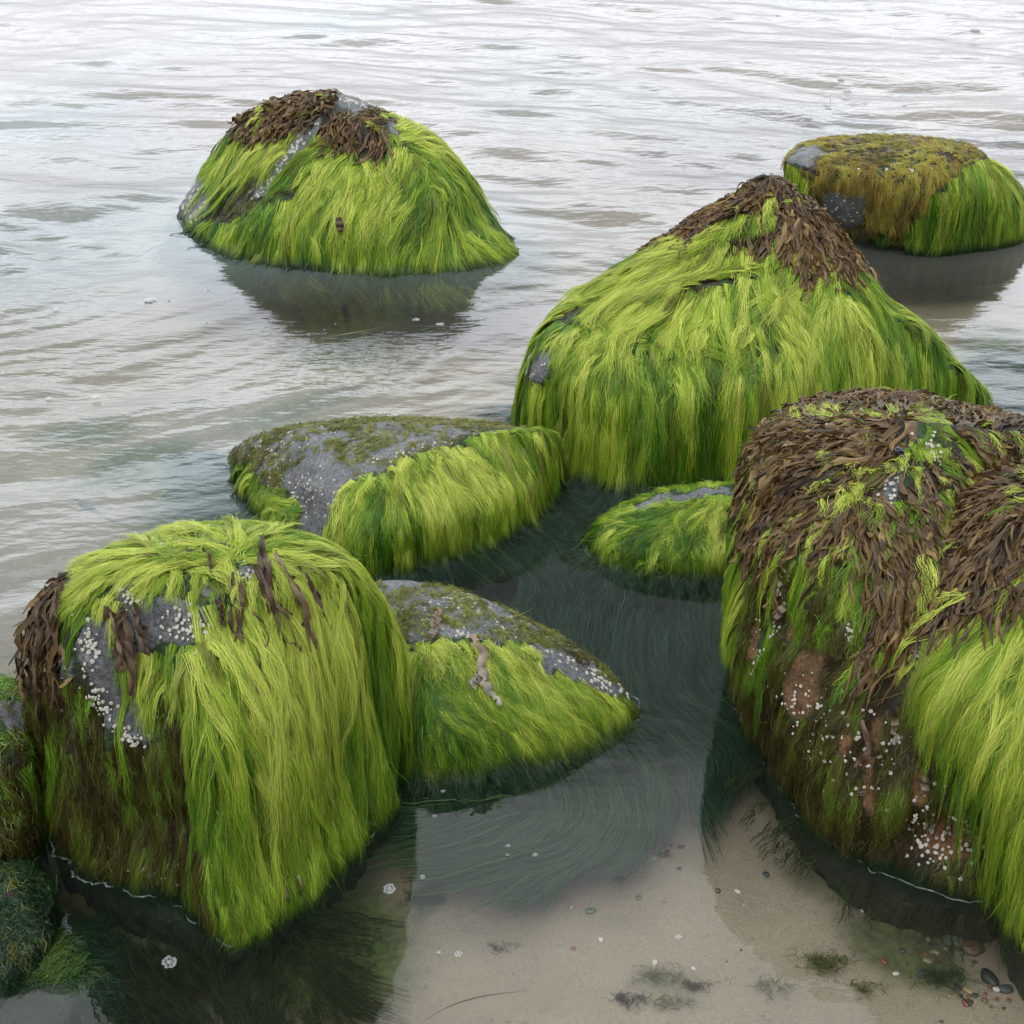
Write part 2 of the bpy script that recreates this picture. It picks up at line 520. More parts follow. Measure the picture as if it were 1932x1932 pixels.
STONE = np.array((0.105, 0.112, 0.118)); ORANGE = np.array((0.12, 0.062, 0.026))
TURF_G = np.array((0.012, 0.030, 0.003)); TURF_B = np.array((0.018, 0.012, 0.005)); TURF_O = np.array((0.065, 0.068, 0.018))
def rock_colours(r, spec):
    P = r.V
    k = classify(P, spec['default'], spec['regions'], r.seed)
    n1 = fbm(P, 14, 4, r.seed + 31)[:, None]; n2 = fbm(P, 40, 3, r.seed + 37)[:, None]
    stone = STONE * (1 + 0.35 * n1) * (1 + 0.35 * n2)
    stone = stone * spec.get('stone', np.array((1, 1, 1)))
    brown = TURF_B * (1 + 0.5 * n2)
    green = TURF_G * (1 + 0.4 * n1)  # turf kept dark so gaps between strands read as shade
    olive = np.where(n2 > 0.0, TURF_O * (1 + 0.5 * n1), stone)
    turf = np.where(n1 + 0.5 * n2 > 0.12, green * 1.1, brown)
    orange = ORANGE * (1 + 0.6 * n2) * (1 + 0.4 * n1)
    C = np.select([(k == i)[:, None] for i in range(6)], [green, stone, turf, olive, brown, orange])
    wet = sstep(0.05, 0.0, P[:, 2] + 0.02 * n1[:, 0])[:, None]
    C = C * (1 - wet) + np.array((0.012, 0.022, 0.010)) * wet          # the dark film that grows at the waterline
    return np.clip(C, 0.002, 1)

def make_rock(spec):
    r = build_rock(spec['name'], spec['rings'], spec['apex'], spec.get('amp', 0.012), spec.get('dents', ()), spec['seed'], spec.get('nu', NU), spec.get('nv', 130), spec.get('foot', -0.02), spec.get('rope', 0.010), spec.get('inset', 0.010))
    root = bpy.data.objects.new(spec['name'], None)
    base = np.array((r.axis[0], r.axis[1], 0.0))
    COL.objects.link(root); root.location = base
    tag(root, spec['label'], spec.get('cat', 'boulder'), spec.get('group'))
    r.root, r.base = root, base
    me = mesh_data('stone', r.V - base, [r.F, r.T], M_ROCK, cols=rock_colours(r, spec))
    link('stone', me, root)
    r.spec = spec
    return r

# ---------------------------------------------------------------- strands that run down a boulder
def sample_surface(r, n, zmin=0.0):
    A, B_, C_ = r.V[r.tri[:, 0]], r.V[r.tri[:, 1]], r.V[r.tri[:, 2]]
    cr = np.cross(B_ - A, C_ - A)
    ar = np.linalg.norm(cr, axis=1) * 0.5
    nz = cr / np.maximum(ar[:, None] * 2, 1e-12)
    cen = (A + B_ + C_) / 3
    w = ar * (cen[:, 2] > zmin)
    # what the camera side can never see gets thinner cover
    fac = ((np.array([0, 0, CAM_H]) - cen) * nz).sum(1) > 0
    px, py = px_of(cen)
    w = w * np.where(fac, 1.0, 0.25) * np.where((px > -150) & (px < 2080) & (py < 2080), 1.0, 0.25)
    i = rng.choice(len(ar), n, p=w / w.sum())
    a, b = rng.random(n), rng.random(n)
    s = a + b > 1
    a[s], b[s] = 1 - a[s], 1 - b[s]
    P = A[i] + a[:, None] * (B_[i] - A[i]) + b[:, None] * (C_[i] - A[i])
    return P, nz[i], ar.sum()

def march(r, P0, N0, lengths, step, h, combs=(), swirl=0.35, zstop=-0.02, float_out=0.0, M=12, seed=0):
    """guides: (n, M, 3) points and normals, laid down the slope, hanging where the stone turns under"""
    n = len(P0)
    ax = Vector((r.axis[0], r.axis[1], 0))
    find = r.bvh.find_nearest
    nz1 = 1.6 * fbm(P0, 8, 3, seed + 3) + 0.35 * rng.normal(0, 1, n) * 0.5; nz2 = 1.6 * fbm(P0, 8, 3, seed + 4) + 0.35 * rng.normal(0, 1, n) * 0.5
    paths = np.zeros((n, M, 3)); norms = np.zeros((n, M, 3)); lens = np.zeros(n)
    g = Vector((0, 0, -1))
    for i in range(n):
        p = Vector(P0[i]); nn = Vector(N0[i])
        hh = h[i]
        pts = [p.copy()]; nms = [nn.copy()]
        L = 0.0
        wob = Vector((nz1[i], nz2[i], 0)) * swirl
        k = 0
        mx = int(lengths[i] / step) + 1
        hang = False
        while k < mx:
            k += 1
            if p.z < 0.0 and float_out > 0:
                o = Vector((nn.x, nn.y, 0)); o.normalize()
                d = o * 1.0 + wob * 0.8 + Vector((0, 0, -0.18))
            elif nn.z < -0.05:
                d = g + wob * 0.05
            else:
                d = g - nn * nn.dot(g)
                rad = (p - ax); rad.z = 0; rad.normalize()
                d = d + rad * 0.10 * max(0.0, nn.z) + wob * (0.10 + 1.5 * max(nn.z, 0) ** 1.6)
                for (cx_, cz_, dx_, dy_, dz_, rr) in combs:
                    q = ((p.x - cx_[0]) ** 2 + (p.y - cx_[1]) ** 2 + (p.z - cz_) ** 2) / (rr * rr)
                    if q < 4:
                        d = d + Vector((dx_, dy_, dz_)) * math.exp(-q)
                d = d - nn * nn.dot(d)
            d.normalize()
            p = p + d * step
            loc, n2, _, dist = find(p)
            if loc is None: break
            sgn = (p - loc).dot(n2)
            ht = hh * min(1.0, k / 2.0)
            if sgn < ht:
                p = loc + n2 * ht
                nn = n2
            else:
                if sgn > ht + 0.004 and n2.z > 0.0:
                    p = p - n2 * min(sgn - ht, step * 0.5)
                nn = (nn * 0.5 + n2 * 0.5)
                if nn.length > 1e-4: nn.normalize()
            pts.append(p.copy()); nms.append(nn.copy())
            L += step
            if p.z < zstop: break
        m = len(pts)
        A = np.array([(*q,) for q in pts]); B_ = np.array([(*q,) for q in nms])
        if m == 1:
            lens[i] = 0; paths[i] = A[0]; norms[i] = B_[0]; continue
        t = np.linspace(0, m - 1, M)
        j = np.minimum(t.astype(int), m - 2); f = (t - j)[:, None]
        paths[i] = A[j] * (1 - f) + A[j + 1] * f
        norms[i] = B_[j] * (1 - f) + B_[j + 1] * f
        lens[i] = L
    # a little smoothing along each guide
    for _ in range(2):
        paths[:, 1:-1] = 0.25 * paths[:, :-2] + 0.5 * paths[:, 1:-1] + 0.25 * paths[:, 2:]
    return paths, nrm(norms), lens

def ribbons(paths, norms, width, cols, twist, cross=2, cup=0.0):
    """paths (n,M,3) -> ribbon mesh arrays; width (n,M); cols (n,M,3)"""
    n, M, _ = paths.shape
    T = nrm(np.gradient(paths, axis=1))
    S = nrm(np.cross(T, norms))
    U = nrm(np.cross(S, T))
    c, s = np.cos(twist)[..., None], np.sin(twist)[..., None]
    W = S * c + U * s
    Nn = -S * s + U * c
    offs = np.linspace(-0.5, 0.5, cross)
    V = np.stack([paths + W * (width * o)[..., None] + Nn * (width * cup * (0.25 - o * o))[..., None] for o in offs], 2)   # n,M,cross,3
    idx = np.arange(n * M * cross).reshape(n, M, cross)
    F = np.stack([idx[:, :-1, :-1], idx[:, :-1, 1:], idx[:, 1:, 1:], idx[:, 1:, :-1]], -1).reshape(-1, 4)
    C = np.repeat(cols[:, :, None, :], cross, 2)
    return V.reshape(-1, 3), F, C.reshape(-1, 3)

# colours of living alga; gap shade is mixed in through tone
G_PALE = np.array((0.48, 0.54, 0.090)); G_YEL = np.array((0.300, 0.405, 0.030)); G_MID = np.array((0.122, 0.258, 0.014))
G_DEEP = np.array((0.020, 0.085, 0.004)); G_OLIVE = np.array((0.095, 0.105, 0.012)); B_TURF = np.array((0.045, 0.028, 0.009)); G_WET = np.array((0.008, 0.030, 0.010))

def grow_green(r, guides, kids, spread=0.011, step=0.014, length=(0.10, 0.24), width=0.0016, kinds='g', name='green_algae', pal=None, h=(0.002, 0.014), combs=(), float_out=0.0,
               zstop=-0.02, M=10, yellow=0.0, frizz=1.0, swirl=0.55, olive=0.12, short=1.0, seed=0, wide_clump=0.45, mat=None, zlow=0.0, density=None, over=0.06):
    spec = r.spec
    P, N, area = sample_surface(r, guides * 3, zlow)
    k = classify(P, spec['default'], spec['regions'], r.seed)
    ok = np.isin(k, [KINDS.index(c) for c in kinds])
    if density is not None:
        ok &= rng.random(len(P)) < density(P)
    P, N = P[ok][:guides], N[ok][:guides]
    n = len(P)
    if n == 0: return None
    ln = rng.uniform(length[0], length[1], n) * short * (1 - 0.62 * sstep(0.55, 0.92, N[:, 2]))
    hh = rng.uniform(h[0], h[1], n)
    cl = rope(P, r.V[:r.nu, :2].mean(0), r.seed)
    hh = np.clip(hh * (0.35 + 1.1 * np.clip(cl, 0, 1)), h[0] * 0.5, h[1] * 1.5)
    gp, gn, L = march(r, P, N, ln, step, hh, combs, swirl, zstop, float_out, M, seed)
    keep = L > step * 1.5
    gp, gn, L, hh, P = gp[keep], gn[keep], L[keep], hh[keep], P[keep]
    # stop strands where they would run far over bare stone or fronds
    kk = classify(gp, spec['default'], spec['regions'], r.seed)
    bad = ~np.isin(kk, [KINDS.index(c) for c in kinds])
    first = np.where(bad.any(1), np.argmax(bad, 1), M)
    first = np.where(rng.random(len(gp)) < over, M, first + (rng.random(len(gp)) < 0.5))
    keep = (first >= 3)
    gp, gn, L, hh, P, first = gp[keep], gn[keep], L[keep], hh[keep], P[keep], first[keep]
    lim = np.minimum(1.0, first / (M - 1.0))
    n = len(gp)
    T = nrm(np.gradient(gp, axis=1)); S = nrm(np.cross(T, gn))
    t = np.linspace(0, 1, M)
    # children: (n, kids, M, 3)
    a = rng.normal(0, 1, (n, kids)); b = rng.normal(0, 1, (n, kids))
    prof = (1 - (1 - wide_clump) * np.sin(np.pi * np.clip(t * 0.9, 0, 1)) ** 0.8)
    off = spread * a[..., None] * prof[None, None, :]
    offn = np.abs(0.0022 * b)[..., None] * (0.3 + t)[None, None, :] * frizz
    cut = rng.uniform(0.55, 1.0, (n, kids)) * lim[:, None]
    tt = t[None, None, :] * cut[..., None]                 # shorter children end earlier on the guide
    ti = tt * (M - 1); j = np.minimum(ti.astype(int), M - 2); f = (ti - j)[..., None]
    ar = np.arange(n)[:, None, None]
    base = gp[ar, j] * (1 - f) + gp[ar, j + 1] * f
    Sn = nrm(S[ar, j] * (1 - f) + S[ar, j + 1] * f)
    Nn = nrm(gn[ar, j] * (1 - f) + gn[ar, j + 1] * f)
    ph = rng.uniform(0, 6.28, (n, kids, 1)); fr = rng.uniform(4, 16, (n, kids, 1))
    wav = frizz * 0.0032 * np.sin(ph + fr * tt * 2) * (0.3 + tt * 1.2) + frizz * 0.003 * (tt ** 2) * rng.normal(0, 1, (n, kids, 1))
    stray = (rng.random((n, kids, 1)) < 0.06) * rng.normal(0, 1, (n, kids, 1)) * 0.022 * frizz
    pos = base + Sn * (off + wav + stray * tt ** 2)[..., None] + Nn * (offn + np.abs(stray) * 0.25 * tt)[..., None]
    nn_ = n * kids
    pos = pos.reshape(nn_, M, 3); nor = Nn.reshape(nn_, M, 3)
    # pigment, with the shade of gaps put into the tone
    low = fbm(P, 5, 3, seed + 21); mid = fbm(P, 24, 3, seed + 22)
    gtone = np.clip(0.5 + 0.55 * low + 0.75 * mid + yellow + rng.normal(0, 0.12, n), 0, 1)
    rp = rope(gp[:, M // 2], r.V[:r.nu, :2].mean(0), r.seed)
    lay = np.clip((hh - h[0]) / (h[1] - h[0] + 1e-6), 0, 1)              # upper layers painted lighter, lower ones darker as if shaded
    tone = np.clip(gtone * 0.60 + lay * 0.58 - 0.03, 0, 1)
    tone = np.clip(tone[:, None, None] + rng.normal(0, 0.10, (n, kids, 1)) - 0.07 * tt + 0.42 * (rp[:, None, None] - 0.42), 0, 1)  # rope crests painted lighter and grooves darker, as shade would fall
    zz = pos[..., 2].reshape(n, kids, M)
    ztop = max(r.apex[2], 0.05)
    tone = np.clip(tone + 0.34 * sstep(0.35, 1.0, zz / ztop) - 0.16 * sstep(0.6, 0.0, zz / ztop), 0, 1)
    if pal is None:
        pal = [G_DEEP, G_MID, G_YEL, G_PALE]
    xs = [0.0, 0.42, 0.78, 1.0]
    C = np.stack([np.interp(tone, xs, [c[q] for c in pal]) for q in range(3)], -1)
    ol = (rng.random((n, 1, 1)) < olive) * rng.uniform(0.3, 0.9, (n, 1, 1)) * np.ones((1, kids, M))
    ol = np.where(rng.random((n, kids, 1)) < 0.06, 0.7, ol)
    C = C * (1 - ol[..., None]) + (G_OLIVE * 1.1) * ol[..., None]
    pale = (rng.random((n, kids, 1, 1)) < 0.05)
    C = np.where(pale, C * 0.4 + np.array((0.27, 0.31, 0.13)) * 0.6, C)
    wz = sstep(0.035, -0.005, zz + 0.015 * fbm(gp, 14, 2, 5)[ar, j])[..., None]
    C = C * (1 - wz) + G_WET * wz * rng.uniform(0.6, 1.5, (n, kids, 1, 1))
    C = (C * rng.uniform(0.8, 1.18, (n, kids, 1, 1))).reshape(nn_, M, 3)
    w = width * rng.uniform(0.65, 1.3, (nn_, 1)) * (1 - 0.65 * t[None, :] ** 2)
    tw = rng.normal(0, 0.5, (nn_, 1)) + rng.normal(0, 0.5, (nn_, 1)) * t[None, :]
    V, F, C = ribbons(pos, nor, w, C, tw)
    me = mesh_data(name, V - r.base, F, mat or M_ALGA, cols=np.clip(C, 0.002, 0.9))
    o = link(name, me, r.root)
    o['kind'] = 'stuff'
    return o

def frond_arrays(r, guides, length, width, h, step=0.009, M=9, swirl=0.5, seed=0, ruffle=1.0, kinds='f', tone=1.0, run=0.5, roots=None):
    spec = r.spec
    if roots is None:
        P, N, _ = sample_surface(r, guides * 12, 0.01)
        k = classify(P, spec['default'], spec['regions'], r.seed)
        ok = np.isin(k, [KINDS.index(c) for c in kinds])
        P, N = P[ok][:guides], N[ok][:guides]
    else:
        P, N = roots
    n = len(P)
    ln = rng.uniform(length[0] * 0.6, length[1], n)
    hh = rng.uniform(h[0], h[1], n)
    gp, gn, L = march(r, P, N, ln, step, hh, (), swirl * 1.1, -0.01, 0, M, seed)
    if roots is None:
        kk = classify(gp, spec['default'], spec['regions'], r.seed)
        keep = (L > step * 2) & (np.isin(kk[:, M // 2], [KINDS.index(c) for c in kinds]) | (rng.random(len(gp)) < 0.15)) & ((~np.isin(kk, [KINDS.index(c) for c in kinds])).mean(1) < run)
        gp, gn, L = gp[keep], gn[keep], L[keep]
    n = len(gp)
    t = np.linspace(0, 1, M)[None, :]
    T = nrm(np.gradient(gp, axis=1)); S = nrm(np.cross(T, gn))
    ph = rng.uniform(0, 6.28, (n, 1)); ph2 = rng.uniform(0, 6.28, (n, 1))
    lat = ruffle * (0.007 * np.sin(ph + t * rng.uniform(3, 8, (n, 1))) * (0.3 + t) + 0.014 * rng.normal(0, 1, (n, 1)) * t)
    up = ruffle * 0.0045 * (1 + np.sin(ph2 + t * rng.uniform(6, 13, (n, 1)))) * (0.2 + t)
    kink = np.cumsum(rng.normal(0, 0.0015, (n, M)), axis=1) * ruffle
    gp = gp + S * kink[..., None]
    gp = gp + S * lat[..., None] + gn * up[..., None]
    wp = np.sin(np.pi * np.clip(0.10 + 0.84 * t, 0, 1)) ** 0.35
    w = rng.uniform(width[0], width[1], (n, 1)) * rng.choice([0.4, 0.55, 0.75, 1.1], (n, 1)) * wp * (1 + 0.18 * np.sin(ph2 * 3 + t * 14))
    tw = rng.normal(0, 0.35, (n, 1)) + rng.normal(0, 0.7, (n, 1)) * t + 0.5 * np.sin(ph + 11 * t)
    base = np.array((0.088, 0.053, 0.020)) * tone
    dark = np.array((0.026, 0.016, 0.011)) * tone
    och = np.array((0.215, 0.138, 0.048)) * tone
    q = np.clip(rng.normal(0.44, 0.24, (n, 1)) - 0.05 + 0.15 * t, 0, 1)[..., None]
    C = np.where(q < 0.5, dark + (base - dark) * q * 2, base + (och - base) * (q - 0.5) * 2) * (1 + 0.15 * np.sin(ph * 2 + 17 * t))[..., None]
    cross = 5
    V, F, C = ribbons(gp, gn, w, C, tw, cross, cup=rng.normal(0.2, 1.0, (n, 1)) * np.cos(ph + 7 * t))
    # ruffled, paler margins
    V = V.reshape(n, M, cross, 3); C = C.reshape(n, M, cross, 3)
    e = rng.normal(0, 0.0019, (n, M, 2, 1)) * ruffle
    V[:, :, 0] += gn * e[:, :, 0]; V[:, :, -1] += gn * e[:, :, 1]
    C[:, :, 0] *= 1.25; C[:, :, -1] *= 1.25; C[:, :, 2] *= 0.8
    return V, C, M, cross

def grow_fronds(r, guides, length=(0.05, 0.11), width=(0.008, 0.016), h=(0.003, 0.02), singles=60, **kw):
    V, C, M, cross = frond_arrays(r, guides, length, width, h, **kw)
    n = len(V)
    if n == 0: return
    c = V.mean((1, 2)); d = np.linalg.norm(c - np.array((0, 0, CAM_H)), axis=1)
    size = np.linalg.norm(V[:, 0, 2] - V[:, -1, 2], axis=1) / d
    order = np.argsort(-size)
    idx = np.arange(M * cross).reshape(M, cross)
    F1 = np.stack([idx[:-1, :-1], idx[:-1, 1:], idx[1:, 1:], idx[1:, :-1]], -1).reshape(-1, 4)
    s = order[:min(singles, n)]
    for i in s:
        me = mesh_data('brown_frond', V[i].reshape(-1, 3) - r.base, F1, M_FROND, cols=np.clip(C[i].reshape(-1, 3), 0.002, 0.9))
        link('brown_frond', me, r.root)
    rest = order[len(s):]
    if len(rest):
        Vr = V[rest].reshape(-1, 3); Cr = C[rest].reshape(-1, 3)
        F = (F1[None] + (np.arange(len(rest)) * M * cross)[:, None, None]).reshape(-1, 4)
        me = mesh_data('brown_seaweed', Vr - r.base, F, M_FROND, cols=np.clip(Cr, 0.002, 0.9))
        o = link('brown_seaweed', me, r.root); o['kind'] = 'stuff'

# ---------------------------------------------------------------- barnacles
def barnacle_meshes():
    out = []
    for s in range(4):
        rr = np.random.default_rng(50 + s)
        seg = 10
        prof = [(1.0, -0.15), (0.92, 0.18), (0.70, 0.52), (0.44, 0.68), (0.30, 0.62), (0.22, 0.35)]
        wob = 1 + 0.13 * rr.normal(size=seg)
        V = []
        for (rad, z) in prof:
            for k in range(seg):
                a = 2 * math.pi * k / seg
                rd = rad * (wob[k] if rad > 0.5 else 1) * (1.06 if k % 2 else 0.94)
                V.append((rd * math.cos(a), rd * math.sin(a), z))
        V.append((0, 0, 0.3))
        idx = np.arange(len(prof) * seg).reshape(len(prof), seg)
        F = np.stack([idx[:-1], np.roll(idx[:-1], -1, 1), np.roll(idx[1:], -1, 1), idx[1:]], -1).reshape(-1, 4)
        T = np.stack([idx[-1], np.roll(idx[-1], -1), np.full(seg, len(V) - 1)], -1)
        out.append((np.array(V), F, T))
    return out
BARN = barnacle_meshes()
BARN_ME = [mesh_data('barnacle', V, [F, T], M_BARN, smooth=False) for V, F, T in BARN]

def add_barnacles(r, clusters, singles=70):
    pts = []
    o = Vector((0, 0, CAM_H))
    for (cx, cy, rx, ry, ang, n, size) in clusters:
        a_ = math.radians(ang)
        # barnacles gather in lines and clots: a few seeds, then neighbours around them
        seeds = [(rng.normal(0, 0.45), rng.normal(0, 0.45)) for _ in range(max(3, n // 5))]
        for _ in range(n):
            s = seeds[rng.integers(len(seeds))]
            u = (s[0] + rng.normal(0, 0.34)) * rx; v = (s[1] + rng.normal(0, 0.34)) * ry
            x = cx + u * math.cos(a_) - v * math.sin(a_); y = cy + u * math.sin(a_) + v * math.cos(a_)
            q = at(x, y, 0.0)
            d = (Vector(q) - o).normalized()
            loc, nn, _, _ = r.bvh.ray_cast(o, d)
            if loc is None or loc.z < 0.01: continue
            pts.append((loc, nn, size * rng.uniform(0.35, 0.9)))
    pts.sort(key=lambda p: -p[2] / (p[0] - o).length)
    restV, restF, restT, nv = [], [], [], 0
    for i, (loc, nn, s) in enumerate(pts):
        q = nn.to_track_quat('Z', 'Y')
        lift = r.spec.get('barn_lift', 0.0)
        if i < singles:
            b = bpy.data.objects.new('barnacle', BARN_ME[i % 4])
            COL.objects.link(b)
            b.parent = r.root
            b.location = loc + nn * lift - Vector(r.base)
            b.rotation_euler = q.to_euler()
            b.scale = (s, s, s * 0.6)
        else:
            V, F, T = BARN[i % 4]
            R = np.array(q.to_matrix())
            W = (V * [s, s, s * 0.8]) @ R.T + np.array(loc) + np.array(nn) * lift - r.base
            restV.append(W); restF.append(F + nv); restT.append(T + nv); nv += len(V)
    if restV:
        me = mesh_data('barnacle_crust', np.concatenate(restV), [np.concatenate(restF), np.concatenate(restT)], M_BARN, smooth=False)
        o = link('barnacle_crust', me, r.root); o['kind'] = 'stuff'

# ---------------------------------------------------------------- rim where the water climbs the stone, pale colour standing in for sky glint
def rim_material():
    m, n, l, out = new_mat('water_rim')
    p = n.new('ShaderNodeBsdfPrincipled')
    p.inputs['Base Color'].default_value = (0.30, 0.33, 0.33, 1)
    p.inputs['Roughness'].default_value = 0.12
    p.inputs['Specular IOR Level'].default_value = 0.8
    tr = n.new('ShaderNodeBsdfTransparent')
    geo = n.new('ShaderNodeNewGeometry')
    ns = noise_node(n, l, geo.outputs['Position'], 22, 5, 0.7)
    r = ramp(n, l, ns.outputs['Fac'], [(0.42, (0.0, 0.0, 0.0)), (0.66, (0.34, 0.34, 0.34))])
    mx = n.new('ShaderNodeMixShader')
    l.new(r.outputs['Color'], mx.inputs[0]); l.new(tr.outputs[0], mx.inputs[1]); l.new(p.outputs[0], mx.inputs[2])
    l.new(mx.outputs[0], out.inputs['Surface'])
    return m
M_RIM = rim_material()
def add_rim(r, out=0.006, rad=0.0024, x_range=None):
    W = r.waterline.copy()
    c = W.mean(0)
    px, py = px_of(W)
    d = nrm((W - c) * [1, 1, 0])
    n = len(W)
    wob = 0.003 * vnoise(W, 14, 3) + 0.0012 * vnoise(W, 60, 4)
    P = W + d * (out + wob)[:, None]; P[:, 2] = 0.0015
    rr = rad * (0.55 + 0.7 * np.abs(vnoise(W, 18, 9)))
    seg = 6
    V = np.zeros((n, seg, 3))
    for k in range(seg):
        a = 2 * math.pi * k / seg
        V[:, k] = P + d * (rr * 1.5 * math.cos(a))[:, None] + np.array((0, 0, 1)) * (rr * 0.8 * math.sin(a))[:, None]
    idx = np.arange(n * seg).reshape(n, seg)
    F = np.stack([idx, np.roll(idx, -1, 1), np.roll(np.roll(idx, -1, 0), -1, 1), np.roll(idx, -1, 0)], -1).reshape(-1, 4)
    me = mesh_data('water_rim', V.reshape(-1, 3) - r.base, F, M_RIM)
    o = link('water_rim', me, r.root)

